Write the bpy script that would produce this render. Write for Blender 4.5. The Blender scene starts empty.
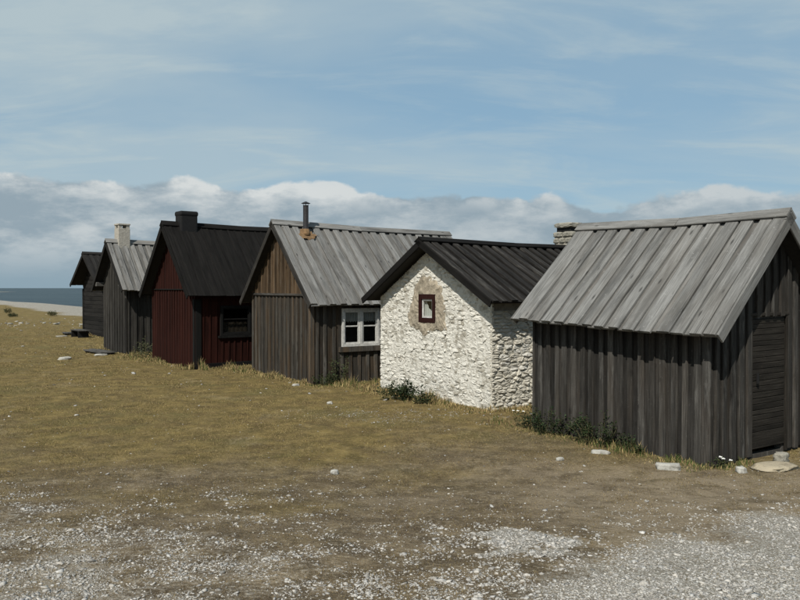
import bpy, bmesh, math, random
import numpy as np
from mathutils import Vector, Matrix, noise as mnoise
random.seed(7); rng = np.random.default_rng(7)
S = bpy.context.scene; C = S.collection
R = math.radians

# ------------------------------------------------------------------ camera, sky, sun, exposure
EYE = 2.0
cd = bpy.data.cameras.new('camera'); cam = bpy.data.objects.new('camera', cd); C.objects.link(cam)
cd.sensor_width = 36; cd.lens = 35.1; cd.clip_start = .1; cd.clip_end = 30000
cam.location = (0, 0, EYE); cam.rotation_euler = (R(90) - math.atan(12/780), 0, 0)
S.camera = cam
S.view_settings.view_transform = 'Standard'; S.view_settings.look = 'None'
S.view_settings.exposure = 0.0; S.view_settings.gamma = 1
SUN_EL = 47; SUN_TRAVEL = Vector((.40, .917, 0)).normalized()
sd = bpy.data.lights.new('sun', 'SUN'); sd.energy = 5.0; sd.angle = R(.5); sd.color = (1, .955, .87)
so = bpy.data.objects.new('sun', sd); C.objects.link(so)
tv = SUN_TRAVEL * math.cos(R(SUN_EL)) - Vector((0, 0, math.sin(R(SUN_EL))))
so.rotation_euler = tv.to_track_quat('-Z', 'Y').to_euler(); so.location = (0, -20, 30)

class NT:
    """tiny node helper"""
    def __init__(s, tree): s.t = tree; tree.nodes.clear()
    def n(s, typ, ins=None, **kw):
        nd = s.t.nodes.new('ShaderNode' + typ)
        for k, v in kw.items(): setattr(nd, k, v)
        for k, v in (ins or {}).items():
            if isinstance(v, bpy.types.NodeSocket): s.t.links.new(v, nd.inputs[k])
            else: nd.inputs[k].default_value = v
        return nd
    def math(s, op, a, b=None, c=None, clamp=False):
        nd = s.t.nodes.new('ShaderNodeMath'); nd.operation = op; nd.use_clamp = clamp
        for i, v in enumerate((a, b, c)):
            if v is None: continue
            if isinstance(v, bpy.types.NodeSocket): s.t.links.new(v, nd.inputs[i])
            else: nd.inputs[i].default_value = v
        return nd.outputs[0]
    def mix(s, f, a, b, mode='MIX'):
        nd = s.t.nodes.new('ShaderNodeMix'); nd.data_type = 'RGBA'; nd.blend_type = mode; nd.clamp_factor = True
        for i, v in ((0, f), (6, a), (7, b)):
            if isinstance(v, bpy.types.NodeSocket): s.t.links.new(v, nd.inputs[i])
            else: nd.inputs[i].default_value = v if i == 0 else (tuple(v) + (1,))[:4]
        return nd.outputs[2]
    def noise(s, vec, scale, detail=4, rough=.55, dist=0):
        return s.n('TexNoise', {'Vector': vec, 'Scale': scale, 'Detail': detail, 'Roughness': rough, 'Distortion': dist}).outputs['Fac']
    def ss(s, x, lo, hi):
        return s.n('MapRange', {'Value': x, 'From Min': lo, 'From Max': hi}, interpolation_type='SMOOTHSTEP').outputs[0]
    def scale(s, vec, sc, loc=None):
        v = s.n('VectorMath', {0: vec, 1: sc}, operation='MULTIPLY').outputs[0]
        if loc is not None: v = s.n('VectorMath', {0: v, 1: loc}, operation='ADD').outputs[0]
        return v
    def ramp(s, x, stops):
        nd = s.n('ValToRGB', {'Fac': x}); e = nd.color_ramp.elements
        while len(e) < len(stops): e.new(.5)
        for el, (p, c) in zip(e, stops): el.position = p; el.color = (tuple(c) + (1,))[:4]
        return nd.outputs[0]

W = bpy.data.worlds.new('World'); S.world = W; W.use_nodes = True
w = NT(W.node_tree)
sky = w.n('TexSky', sky_type='NISHITA', sun_disc=False, sun_elevation=R(SUN_EL), sun_rotation=R(180+23.5),
          altitude=0, air_density=1.0, dust_density=.6, ozone_density=1.6)
d = w.n('TexCoord').outputs['Generated']
sx = w.n('SeparateXYZ', {0: d}); z = sx.outputs[2]
zc = w.math('MAXIMUM', z, 0.0)
# cloud bank low over the horizon, all the way round: billowy top, grey-white body
bil = w.noise(w.scale(d, (4.6, 4.6, 7.5), (1.7, 3.2, 0)), 2.6, 7, .58)
cell = w.n('TexVoronoi', {'Vector': w.n('VectorMath', {0: w.scale(d, (9.0, 9.0, 13.0), (3.4, 1.9, .6)), 1: w.scale(w.n('TexNoise', {'Vector': d, 'Scale': 14.0, 'Detail': 4.0}).outputs['Color'], (.9, .9, .9))}, operation='ADD').outputs[0], 'Scale': 1.0}, feature='F1').outputs['Distance']
puff = w.math('SUBTRACT', .62, cell)
big = w.noise(w.scale(d, (1.6, 1.6, .3), (4.1, 9.3, 0)), 2.2, 3, .5)
top = w.math('ADD', w.math('ADD', w.math('MULTIPLY', w.math('SUBTRACT', bil, .5), .045), w.math('MULTIPLY', puff, .036)), w.math('ADD', .118, w.math('MULTIPLY', w.math('SUBTRACT', big, .5), .035)))
top = w.math('SUBTRACT', top, w.math('MULTIPLY', sx.outputs[0], .030))   # the bank lies lower towards the right
dep = w.math('SUBTRACT', top, z)
bank = w.ss(dep, -.0015, .006)
hole = w.ss(w.noise(w.scale(d, (2.2, 2.2, 9.0), (7.3, .2, 1)), 2.6, 5, .6), .26, .42)
bank = w.math('MULTIPLY', bank, w.math('ADD', .80, w.math('MULTIPLY', hole, .18)))
edge = w.ss(dep, .040, .0)                                      # sunlit crowns of the bank
body = w.noise(w.scale(d, (3.6, 3.6, 10.0), (2, 5, 3)), 2.6, 6, .62)
lit = w.math('ADD', w.math('MULTIPLY', edge, w.ss(w.math('ADD', bil, w.math('MULTIPLY', puff, .25)), .42, .66)), w.math('MULTIPLY', w.ss(w.math('ADD', body, w.math('MULTIPLY', puff, .12)), .40, .68), .60), clamp=True)
lit = w.math('MULTIPLY', lit, w.math('SUBTRACT', .92, w.math('MULTIPLY', sx.outputs[0], .65)), clamp=True)
bankcol = w.mix(lit, (3.7, 4.75, 5.5), (8.5, 8.9, 8.9))
bankcol = w.mix(w.ss(z, .072, .0), bankcol, (3.4, 4.7, 5.6))    # farther cloud seen through more air
# thin high veils
den = w.math('ADD', zc, .22)
pl = w.n('CombineXYZ', {0: w.math('DIVIDE', sx.outputs[0], den), 1: w.math('DIVIDE', sx.outputs[1], den), 2: 0.0}).outputs[0]
v1 = w.noise(w.scale(pl, (.34, .85, 1), (3.3, 1.25, 0)), 1.2, 7, .5, .35)
v2 = w.noise(w.scale(pl, (.9, 2.2, 1), (1.1, 6.2, 0)), 1.6, 7, .60, .5)
veil = w.math('ADD', w.math('MULTIPLY', w.ss(v1, .38, .64), .66), w.math('ADD', w.math('MULTIPLY', w.ss(v2, .45, .68), .46), w.math('MULTIPLY', w.ss(z, .16, .40), .30)), clamp=True)
thin = w.n('MapRange', {'Value': w.math('DIVIDE', .36, w.math('MAXIMUM', zc, .36)), 'From Min': .36, 'From Max': 1.0, 'To Min': .36, 'To Max': 1.0}).outputs[0]   # a thin layer is thinner overhead (slant path)
base = w.mix(w.math('MULTIPLY', thin, .62), sky.outputs[0], (3.5, 6.0, 8.0))
c1 = w.mix(w.math('MULTIPLY', veil, w.math('MULTIPLY', thin, .85)), base, (6.1, 7.25, 7.6))
c2 = w.mix(bank, c1, bankcol)
bg = w.n('Background', {'Color': c2, 'Strength': .078})
w.n('OutputWorld', {'Surface': bg.outputs[0]})

# ------------------------------------------------------------------ materials
def mat(name):
    m = bpy.data.materials.new(name); m.use_nodes = True
    return m, NT(m.node_tree)
def finish(t, col, rough=.85, height=None, bump=.3, dist=.01, spec=.3, metal=0.0):
    ins = {'Base Color': col, 'Roughness': rough, 'Specular IOR Level': spec, 'Metallic': metal}
    b = t.n('BsdfPrincipled', ins)
    if height is not None:
        bp = t.n('Bump', {'Strength': bump, 'Distance': dist, 'Height': height})
        t.t.links.new(bp.outputs[0], b.inputs['Normal'])
    t.n('OutputMaterial', {'Surface': b.outputs[0]})
    return b
def wood(name, dark, mid, light, warm=None, warm_amt=.0, vary=.5, knots=.6, rough=.85, pale=.0, palecol=(.3, .29, .27), k=.64):
    dark, mid, light, palecol = [tuple(x*k for x in c) for c in (dark, mid, light, palecol)]
    if warm is not None: warm = tuple(x*k for x in warm)
    m, t = mat(name)
    oc = t.n('TexCoord').outputs['Object']; oi = t.n('ObjectInfo'); rnd = oi.outputs['Random']
    off = t.n('CombineXYZ', {0: t.math('MULTIPLY', rnd, 91), 1: t.math('MULTIPLY', rnd, 37), 2: t.math('MULTIPLY', rnd, 53)}).outputs[0]
    p = t.n('VectorMath', {0: oc, 1: off}, operation='ADD').outputs[0]
    grain = t.noise(t.scale(p, (42, 42, 1.7)), 1.6, 6, .62, .4)
    fine = t.noise(t.scale(p, (150, 150, 5)), 1.2, 3, .6)
    stain = t.noise(t.scale(p, (7, 7, 1.1)), 1.0, 4, .6)
    g = t.math('ADD', t.math('MULTIPLY', grain, .7), t.math('MULTIPLY', fine, .3))
    col = t.ramp(g, [(.30, dark), (.50, mid), (.70, light)])
    col = t.mix(t.ss(stain, .44, .70), col, tuple(x*.55 for x in mid))
    if warm is not None:
        wn = t.math('MULTIPLY', t.ss(t.noise(t.scale(p, (5, 5, .8), (3, 1, 7)), 1.0, 3, .5), .42, .68), warm_amt)
        col = t.mix(wn, col, t.mix(g, tuple(x*.5 for x in warm), tuple(x*1.4 for x in warm)))
    if pale:
        pn = t.math('MULTIPLY', t.ss(t.noise(t.scale(p, (9, 9, 1.3), (1, 8, 2)), 1.0, 5, .65), .52, .7), pale)
        col = t.mix(pn, col, palecol)
    if knots:
        kv = t.n('TexVoronoi', {'Vector': t.scale(p, (7, 7, 2.3)), 'Scale': 1.0, 'Randomness': 1.0})
        col = t.mix(t.math('MULTIPLY', t.ss(kv.outputs['Distance'], .16, .05), knots), col, tuple(x*.35 for x in dark))
    lic = t.ss(t.noise(t.scale(p, (30, 30, 24)), 1.0, 5, .7), .60, .70)
    col = t.mix(t.math('MULTIPLY', lic, .45), col, tuple(x*1.25 for x in light))
    crk = t.ss(t.noise(t.scale(p, (95, 95, .9), (4, 4, 4)), 1.0, 2, .5), .64, .72)
    col = t.mix(t.math('MULTIPLY', crk, .7), col, tuple(x*.35 for x in dark))
    r2 = t.n('TexWhiteNoise', {'Vector': off}, noise_dimensions='3D').outputs['Value']
    br = t.math('ADD', 1 - vary/2, t.math('MULTIPLY', r2, vary))
    col = t.n('VectorMath', {0: col, 'Scale': br}, operation='SCALE').outputs[0]
    finish(t, col, rough, t.math('ADD', g, t.math('MULTIPLY', stain, .3)), .6, .007, .12)
    return m
M = {}
M['roof_grey'] = wood('weathered_roof_wood', (.115, .113, .107), (.235, .233, .222), (.36, .356, .343), vary=.36, knots=.75, warm=(.17, .15, .125), warm_amt=.3, k=.70)
M['roof_grey_under'] = wood('weathered_shaded_under_board', (.095, .093, .087), (.20, .197, .186), (.315, .31, .296), vary=.36, knots=.75, warm=(.14, .12, .1), warm_amt=.3, k=.70)  # roof under boards: weathered, plus shade between the covers put into a darker colour
M['roof_dark_under'] = wood('dark_shaded_under_board', (.010, .0095, .009), (.020, .0185, .017), (.036, .033, .03), vary=.5, knots=.4, pale=.5, palecol=(.09, .085, .075))
M['roof_pale_under'] = wood('pale_shaded_under_board', (.12, .115, .105), (.21, .205, .19), (.31, .30, .28), vary=.4, knots=.6)
M['roof_pale'] = wood('pale_roof_wood', (.17, .165, .155), (.29, .285, .27), (.42, .41, .39), vary=.4, knots=.6, warm=(.2, .17, .13), warm_amt=.3)
M['roof_tar'] = wood('tarred_roof_wood', (.010, .0095, .009), (.018, .0165, .015), (.032, .029, .026), vary=.35, knots=.2, rough=.9, k=.50)
M['roof_dark'] = wood('dark_roof_wood', (.016, .015, .014), (.034, .031, .028), (.065, .06, .054), vary=.55, knots=.4, pale=.75, palecol=(.13, .122, .11))
M['wall_dark'] = wood('dark_wall_wood', (.026, .0245, .0225), (.066, .062, .056), (.125, .118, .108), warm=(.10, .075, .052), warm_amt=.22, vary=.8, knots=.5, pale=.7, palecol=(.18, .173, .16))
M['wall_grey'] = wood('grey_wall_wood', (.035, .032, .027), (.085, .077, .065), (.145, .133, .114), warm=(.125, .084, .050), warm_amt=.75, vary=.85, knots=.5, pale=.45, palecol=(.19, .18, .165))
M['wall_brown'] = wood('brown_gable_wood', (.040, .026, .015), (.120, .080, .047), (.20, .142, .09), vary=.9, knots=.7, pale=.5, palecol=(.16, .145, .12))
M['wall_dark_under'] = wood('dark_wall_under_shaded', (.018, .017, .0155), (.043, .040, .036), (.084, .079, .072), warm=(.075, .056, .038), warm_amt=.25, vary=.6, knots=.5, pale=.3, palecol=(.10, .096, .09))  # wall under boards: shade beside the covers painted in as a darker wood
M['wall_grey_under'] = wood('grey_wall_under_shaded', (.024, .022, .018), (.058, .052, .044), (.10, .092, .08), warm=(.085, .058, .034), warm_amt=.75, vary=.7, knots=.5, pale=.3, palecol=(.13, .125, .115))
M['wall_black'] = wood('black_wall_wood', (.014, .013, .012), (.030, .028, .026), (.055, .052, .047), vary=.5, knots=.3)
M['wall_mid'] = wood('old_hut_wood', (.022, .021, .019), (.058, .054, .048), (.105, .10, .09), vary=.6, knots=.4)
M['red'] = wood('falu_red_wood', (.055, .0150, .0100), (.090, .0240, .0155), (.120, .034, .022), vary=.35, knots=.15, rough=.95, k=.25)
M['trim_black'] = wood('black_trim_wood', (.010, .010, .010), (.016, .016, .015), (.024, .024, .023), vary=.2, knots=0, k=.6)
M['door'] = wood('door_wood', (.014, .012, .010), (.032, .028, .023), (.062, .055, .046), vary=.5, knots=.4)
M['plank'] = wood('grey_plank_wood', (.06, .058, .052), (.12, .115, .105), (.2, .19, .18), vary=.5)
M['frame_red'] = wood('maroon_window_wood', (.018, .006, .005), (.034, .011, .009), (.05, .017, .014), vary=.2, knots=0)

def simple(name, col, rough=.8, var=.25, scale=30, spec=.3, bump=.3, metal=0.0, dist=.004):
    m, t = mat(name)
    oc = t.n('TexCoord').outputs['Object']
    n = t.noise(oc, scale, 5, .6); n2 = t.noise(oc, scale*.17, 3, .6)
    f = t.math('ADD', t.math('MULTIPLY', n, .6), t.math('MULTIPLY', n2, .4))
    c = t.mix(t.ss(f, .3, .7), tuple(x*(1-var) for x in col), tuple(min(1, x*(1+var)) for x in col))
    finish(t, c, rough, f, bump, dist, spec, metal)
    return m
M['white_paint'] = simple('worn_white_paint', (.47, .465, .44), .6, .28, 25)
M['black_metal'] = simple('sooty_black_metal', (.007, .007, .0072), .8, .3, 20)
M['pipe'] = simple('blackened_stovepipe', (.030, .029, .030), .5, .4, 18, metal=.4)
M['rust'] = simple('rusty_sheet', (.16, .098, .048), .9, .45, 14)
M['cloth'] = simple('white_cotton_cloth', (.62, .63, .60), .95, .1, 60)
M['lace'] = simple('grey_lace_cloth', (.36, .37, .365), .95, .15, 60)
M['dull_cloth'] = simple('brown_sacking', (.045, .035, .025), .95, .3, 60)
M['mortar'] = simple('lime_mortar', (.26, .24, .20), .95, .4, 9, bump=.8, dist=.02)
M['plaster'] = simple('tan_plaster', (.29, .25, .19), .95, .42, 16, bump=1.0, dist=.03)
M['felt'] = simple('roof_sheathing', (.02, .019, .018), .9, .3)
M['soil'] = simple('floor_soil', (.05, .04, .03), .95, .3, 5)

def stone_mat(name, c0, c1, lichen=(.13, .12, .10), washcol=None):
    m, t = mat(name)
    oc = t.n('TexCoord').outputs['Object']; geo = t.n('NewGeometry')
    rnd = geo.outputs['Random Per Island']
    n = t.noise(oc, 14, 7, .65); n2 = t.noise(oc, 50, 4, .6); n3 = t.noise(oc, 3.1, 3, .6)
    col = t.mix(rnd, c0, c1)
    oi = t.n('ObjectInfo').outputs['Random']
    col = t.mix(oi, col, t.mix(.5, c0, c1))
    dk = t.ss(t.math('ADD', t.math('MULTIPLY', n, .6), t.math('MULTIPLY', n3, .4)), .50, .66)
    col = t.mix(t.math('MULTIPLY', dk, .75), col, lichen)
    col = t.mix(t.math('MULTIPLY', t.ss(n2, .55, .75), .35), col, tuple(x*1.25 for x in c1))
    if washcol:
        wn = t.ss(t.math('ADD', t.math('MULTIPLY', n3, .62), t.math('ADD', t.math('MULTIPLY', rnd, .30), t.math('MULTIPLY', n, .32))), .46, .60)
        wc = t.mix(n2, tuple(x*.86 for x in washcol), washcol)
        col = t.mix(t.math('MULTIPLY', wn, .93), col, wc)
        pit = t.ss(t.math('ADD', t.math('MULTIPLY', t.noise(oc, 26, 5, .7), .7), t.math('MULTIPLY', n3, .3)), .52, .64)
        col = t.mix(t.math('MULTIPLY', pit, .65), col, (.24, .215, .17))
    finish(t, col, .95, t.math('ADD', n, t.math('MULTIPLY', n2, .45)), .8, .018, .2)
    return m
M['stone_white'] = stone_mat('limewashed_rubble', (.26, .24, .195), (.40, .375, .32), (.17, .155, .125), (.65, .63, .57))
M['stone_grey'] = stone_mat('bare_rubble', (.43, .40, .335), (.64, .61, .53), (.26, .24, .20))
M['limestone'] = stone_mat('pale_limestone', (.29, .28, .25), (.42, .41, .37), (.16, .15, .13))
M['slab'] = stone_mat('sandy_slab', (.30, .25, .165), (.38, .335, .25), (.16, .135, .095))
M['chimney_stone'] = stone_mat('chimney_blocks', (.18, .168, .135), (.31, .295, .25), (.09, .085, .07))
M['chimney_white'] = stone_mat('whitewashed_brick', (.22, .195, .155), (.34, .31, .26), (.10, .085, .065), (.40, .375, .325))

m, t = mat('window_glass')
fr = t.math('MULTIPLY', t.math('POWER', t.n('LayerWeight', {'Blend': .5}).outputs['Facing'], 5.0), .95)
tr = t.n('BsdfTransparent', {'Color': (.84, .85, .84, 1)}); gl = t.n('BsdfGlossy', {'Color': (.9, .9, .9, 1), 'Roughness': .03})
mx = t.n('MixShader', {0: t.math('ADD', .05, fr)}); t.t.links.new(tr.outputs[0], mx.inputs[1]); t.t.links.new(gl.outputs[0], mx.inputs[2])
t.n('OutputMaterial', {'Surface': mx.outputs[0]}); M['glass'] = m

def attr_mat(name, rough=.9, trans=0.0, bumpscale=None):
    m, t = mat(name)
    c = t.n('Attribute', attribute_name='col').outputs['Color']
    h = None
    if bumpscale:
        oc = t.n('TexCoord').outputs['Object']; h = t.noise(oc, bumpscale, 4, .6)
        c = t.mix(t.ss(h, .35, .7), t.mix(.45, c, (.08, .075, .065)), c)
    b = finish(t, c, rough, h, .5, .004, .15)
    if trans:
        tl = t.n('BsdfTranslucent', {'Color': c}); mx = t.n('MixShader', {0: trans})
        t.t.links.new(b.outputs[0], mx.inputs[1]); t.t.links.new(tl.outputs[0], mx.inputs[2])
        out = [n for n in t.t.nodes if n.bl_idname == 'ShaderNodeOutputMaterial'][0]
        t.t.links.new(mx.outputs[0], out.inputs[0])
    return m
M['pebble'] = attr_mat('pebble_limestone', .95, 0, 60)
M['blade'] = attr_mat('grass_blade', .85)
M['leaf'] = attr_mat('weed_leaf', .6, .2)

# ------------------------------------------------------------------ object helpers
def link(o, parent=None):
    C.objects.link(o)
    if parent is not None: o.parent = parent
    return o
def tag(o, label=None, cat=None, group=None, kind=None):
    for k, v in (('label', label), ('category', cat), ('group', group), ('kind', kind)):
        if v: o[k] = v
    return o
def empty(name, loc, rz=0, **kw):
    o = bpy.data.objects.new(name, None); o.empty_display_size = .3
    o.location = loc; o.rotation_euler = (0, 0, rz); link(o); return tag(o, **kw)
def mesh_obj(name, V, Fc, m, parent=None, smooth=False, matrix=None, fixn=True):
    me = bpy.data.meshes.new(name); me.from_pydata([tuple(v) for v in V], [], Fc)
    if fixn:
        b = bmesh.new(); b.from_mesh(me); bmesh.ops.recalc_face_normals(b, faces=b.faces); b.to_mesh(me); b.free()
    if smooth: me.polygons.foreach_set('use_smooth', [True]*len(me.polygons))
    me.materials.append(m); me.update()
    o = bpy.data.objects.new(name, me); link(o, parent)
    if matrix is not None: o.matrix_local = matrix
    return o
def frame_matrix(O, n, zd):
    zd = Vector(zd).normalized(); n = Vector(n); n = (n - zd*n.dot(zd)).normalized(); x = n.cross(zd)
    return Matrix(((x.x, n.x, zd.x, O[0]), (x.y, n.y, zd.y, O[1]), (x.z, n.z, zd.z, O[2]), (0, 0, 0, 1)))
def board_mesh(name, wd, th, la, lb, m, z0=0.0, segs=1, warp=0.0):
    """board: x width, y thickness (0..th), z length; la / lb = top at x=-w/2 / +w/2; front arrises chamfered"""
    c = min(.006, th*.35, wd*.2); h = wd/2
    sec = [(-h, 0), (h, 0), (h, th-c), (h-c, th), (-h+c, th), (-h, th-c)]
    V = []; Fc = []
    for i in range(segs+1):
        f = i/segs; ox = warp*math.sin(f*3.1+wd*50)*.5; oy = warp*math.sin(f*4.3+wd*90)*.4
        for x, y in sec:
            tp = la + (lb-la)*((x+h)/wd)
            V.append((x + ox, y + oy, z0 + (tp-z0)*f))
    k = 6
    for i in range(segs):
        for j in range(k): Fc.append((i*k+j, i*k+(j+1) % k, (i+1)*k+(j+1) % k, (i+1)*k+j))
    Fc.append(tuple(range(k-1, -1, -1))); Fc.append(tuple(range(segs*k, segs*k+k)))
    me = bpy.data.meshes.new(name); me.from_pydata(V, [], Fc)
    b = bmesh.new(); b.from_mesh(me); bmesh.ops.recalc_face_normals(b, faces=b.faces); b.to_mesh(me); b.free()
    me.materials.append(m); return me
def board(name, O, n, zd, wd, th, la, m, parent, lb=None, z0=0.0, segs=1, warp=0.0, me=None):
    if me is None: me = board_mesh(name, wd, th, la, la if lb is None else lb, m, z0, segs, warp)
    o = bpy.data.objects.new(name, me); link(o, parent); o.matrix_local = frame_matrix(O, n, zd); return o
def bar(name, A, B, n, wd, th, m, parent, back=0.0):
    """board from A to B with its face looking along n, A and B on the back face's middle line"""
    A = Vector(A); B = Vector(B)
    return board(name, A, n, B-A, wd, th, (B-A).length, m, parent)

# ------------------------------------------------------------------ ground
def sst(a, b, x):
    tt = np.clip((x-a)/(b-a), 0, 1); return tt*tt*(3-2*tt)
RR = np.array((.829, .559))
def vnoise(x, y, s, seed=0):
    x = np.asarray(x)*s + seed*17.31; y = np.asarray(y)*s + seed*7.77
    xi = np.floor(x); yi = np.floor(y); fx = x-xi; fy = y-yi
    fx = fx*fx*(3-2*fx); fy = fy*fy*(3-2*fy)
    def h(a, b):
        q = np.sin(a*127.1 + b*311.7 + seed*74.7)*43758.5453; return q - np.floor(q)
    return (h(xi, yi)*(1-fx)+h(xi+1, yi)*fx)*(1-fy) + (h(xi, yi+1)*(1-fx)+h(xi+1, yi+1)*fx)*fy
def fbm(x, y, s, seed=0, o=4):
    r = 0; a = .5; tot = 0
    for i in range(o): r = r + a*vnoise(x, y, s*2**i, seed+i); tot += a; a *= .55
    return r/tot
def gz(X, Y):
    X = np.asarray(X, float); Y = np.asarray(Y, float)
    p = X*RR[0] + Y*RR[1]
    zz = .4*(1-sst(3.0, 8.6, Y))
    zz = zz + (fbm(X, Y, .35, 3, 3)-.5)*.07*sst(200, 20, np.hypot(X, Y)) + (fbm(X, Y, 2.2, 5, 3)-.5)*.03*sst(40, 8, np.hypot(X, Y))
    zz = zz - sst(11.5, 48, p + (fbm(X, Y, .05, 8, 3)-.5)*6)*7.0*np.clip((p-11)/40, 0, 1)**.25*.55
    return zz
def gravel_amt(X, Y):
    n = fbm(X, Y, .9, 11, 4); n2 = fbm(X, Y, 3.0, 21, 3)
    near = 1 - sst(3.3, 7.8, Y + (n-.5)*3.4 + np.where(X < 0, X*.30, 0))
    # dry gravel track on the right
    line = Y - (4.05 + .62*(X-.6))
    track = 1 - sst(-.6, 1.9, line + (n-.5)*2.2 + (n2-.5)*1.2); track = track*sst(-.4, 1.4, X)
    g = np.maximum(near*(.46 + .16*sst(.0, -2.0, X)), track*.92)
    p = X*RR[0] + Y*RR[1]
    shore = sst(10.8, 13.2, p + (fbm(X, Y, .12, 31, 3)-.5)*5)
    spot = 1 - sst(.30, .62, np.hypot((X-.85)/.62, (Y-5.35)/.62) + (n2-.5)*1.3 + (fbm(X, Y, 7.0, 27, 3)-.5)*.9)
    patch = .42*(1 - sst(.2, 1.3, np.hypot((X+.2)/1.5, (Y-12.3)/.9) + (n2-.5)*2.4))
    return np.clip(np.maximum(np.maximum(g + (n2-.5)*.35*(g > .03), shore), np.maximum(spot, patch)), 0, 1)
def axis(parts):
    out = []
    for a, b, k in parts: out += list(np.linspace(a, b, k, endpoint=False))
    out.append(parts[-1][1]); return np.array(out)
ax = axis([(-4000, -400, 8), (-400, -60, 20), (-60, -12, 60), (-12, 9, 230), (9, 40, 45), (40, 400, 16), (400, 4000, 6)])
ay = axis([(-3000, -60, 8), (-60, 1, 12), (1, 14, 190), (14, 45, 130), (45, 150, 60), (150, 500, 14), (500, 4000, 7)])
GX, GY = np.meshgrid(ax, ay); GZ = gz(GX, GY)
nx, ny = len(ax), len(ay)
V = np.stack([GX.ravel(), GY.ravel(), GZ.ravel()], 1)
idx = np.arange(nx*ny).reshape(ny, nx)
Q = np.stack([idx[:-1, :-1].ravel(), idx[:-1, 1:].ravel(), idx[1:, 1:].ravel(), idx[1:, :-1].ravel()], 1)
def fast_mesh(name, V, Fc, m, smooth=False):
    me = bpy.data.meshes.new(name); k = Fc.shape[1]
    me.vertices.add(len(V)); me.vertices.foreach_set('co', np.asarray(V, np.float32).ravel())
    me.loops.add(Fc.size); me.loops.foreach_set('vertex_index', Fc.ravel().astype(np.int32))
    me.polygons.add(len(Fc)); me.polygons.foreach_set('loop_start', np.arange(0, Fc.size, k, dtype=np.int32))
    if smooth: me.polygons.foreach_set('use_smooth', np.ones(len(Fc), bool))
    me.update(calc_edges=True); me.materials.append(m); return me
m, t = mat('turf_and_gravel')
pos = t.n('NewGeometry').outputs['Position']
ga = t.n('Attribute', attribute_name='gravel').outputs['Fac']; tu = t.n('Attribute', attribute_name='turf').outputs['Fac']
n1 = t.noise(pos, .55, 5, .6); n2 = t.noise(pos, 3.2, 6, .65); n3 = t.noise(pos, 22, 5, .7); n4 = t.noise(pos, 70, 3, .6)
turf = t.mix(t.ss(n2, .32, .68), (.102, .077, .028), (.232, .170, .062))
turf = t.mix(t.math('MULTIPLY', t.ss(n1, .50, .66), .75), turf, (.120, .102, .038))
turf = t.mix(t.math('MULTIPLY', t.ss(n3, .48, .66), .5), turf, (.26, .20, .095))
soil = t.mix(t.ss(n2, .35, .65), (.090, .067, .040), (.200, .154, .095))
soil = t.mix(t.math('MULTIPLY', t.ss(n3, .52, .68), .55), soil, (.36, .31, .225))
heath = t.ss(t.math('ADD', t.math('MULTIPLY', t.noise(pos, 1.7, 5, .72, .4), .62), t.math('MULTIPLY', t.noise(pos, 38, 4, .7), .38)), .48, .58)
soil = t.mix(t.math('MULTIPLY', heath, .7), soil, (.095, .070, .042))
turf = t.mix(t.math('MULTIPLY', heath, .45), turf, (.098, .066, .034))
gr = t.mix(tu, soil, turf)
spk = t.ss(t.noise(pos, 135, 3, .7), .585, .66)
gr = t.mix(t.math('MULTIPLY', spk, t.math('SUBTRACT', .62, t.math('MULTIPLY', tu, .42))), gr, (.50, .47, .40))
dust = t.ss(t.math('ADD', t.math('MULTIPLY', t.noise(pos, .8, 5, .70, .3), .7), t.math('MULTIPLY', n3, .3)), .54, .66)
gr = t.mix(t.math('MULTIPLY', dust, .25), gr, (.38, .32, .22))
gx = t.math('ADD', t.math('MULTIPLY', t.noise(pos, 95, 4, .75), 1.5), t.math('MULTIPLY', t.noise(pos, 11, 5, .7), .9))
gr = t.n('VectorMath', {0: gr, 'Scale': t.math('MAXIMUM', t.math('SUBTRACT', gx, .20), .25)}, operation='SCALE').outputs[0]
ba = t.n('Attribute', attribute_name='bare').outputs['Fac']
gr = t.mix(t.math('MULTIPLY', ba, t.ss(n2, .25, .62)), gr, t.mix(n3, (.16, .125, .082), (.36, .295, .205)))
wob = t.n('TexNoise', {'Vector': pos, 'Scale': 30.0, 'Detail': 3.0})
vo = t.n('TexVoronoi', {'Vector': t.n('VectorMath', {0: pos, 1: t.scale(wob.outputs['Color'], (.03, .03, .03))}, operation='ADD').outputs[0], 'Scale': 62.0})
stc = t.mix(t.n('SeparateColor', {0: vo.outputs['Color']}).outputs[0], (.30, .28, .24), (.56, .54, .485))
stc = t.mix(t.ss(vo.outputs['Distance'], .35, .62), stc, (.23, .205, .165))
gm = t.ss(t.math('ADD', ga, t.math('MULTIPLY', t.math('SUBTRACT', n3, .5), 1.1)),   .42, .92)
col = t.mix(gm, gr, stc)
hh = t.math('ADD', t.math('ADD', n3, t.math('MULTIPLY', n4, .4)), t.math('MULTIPLY', t.math('MULTIPLY', vo.outputs['Distance'], -.35), gm))
finish(t, col, .95, hh, 1.0, .035, .1); M['ground'] = m
gme = fast_mesh('ground', V, Q, M['ground'], True)
a = gme.attributes.new('gravel', 'FLOAT', 'POINT'); a.data.foreach_set('value', gravel_amt(GX, GY).ravel().astype(np.float32))
turf_f = lambda X, Y: np.clip(sst(5.4, 12.0, Y + (fbm(X, Y, .8, 41, 4)-.5)*9.0), 0, 1)
a = gme.attributes.new('turf', 'FLOAT', 'POINT'); a.data.foreach_set('value', turf_f(GX, GY).ravel().astype(np.float32))
bare_f = lambda X, Y: np.clip((1 - sst(.55, 1.25, np.hypot((X-3.0)/2.6, (Y-7.0)/1.9) + (fbm(X, Y, 1.1, 81, 4)-.5)*.9)), 0, 1)
a = gme.attributes.new('bare', 'FLOAT', 'POINT'); a.data.foreach_set('value', bare_f(GX, GY).ravel().astype(np.float32))
go = link(bpy.data.objects.new('ground', gme)); go['kind'] = 'structure'

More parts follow.
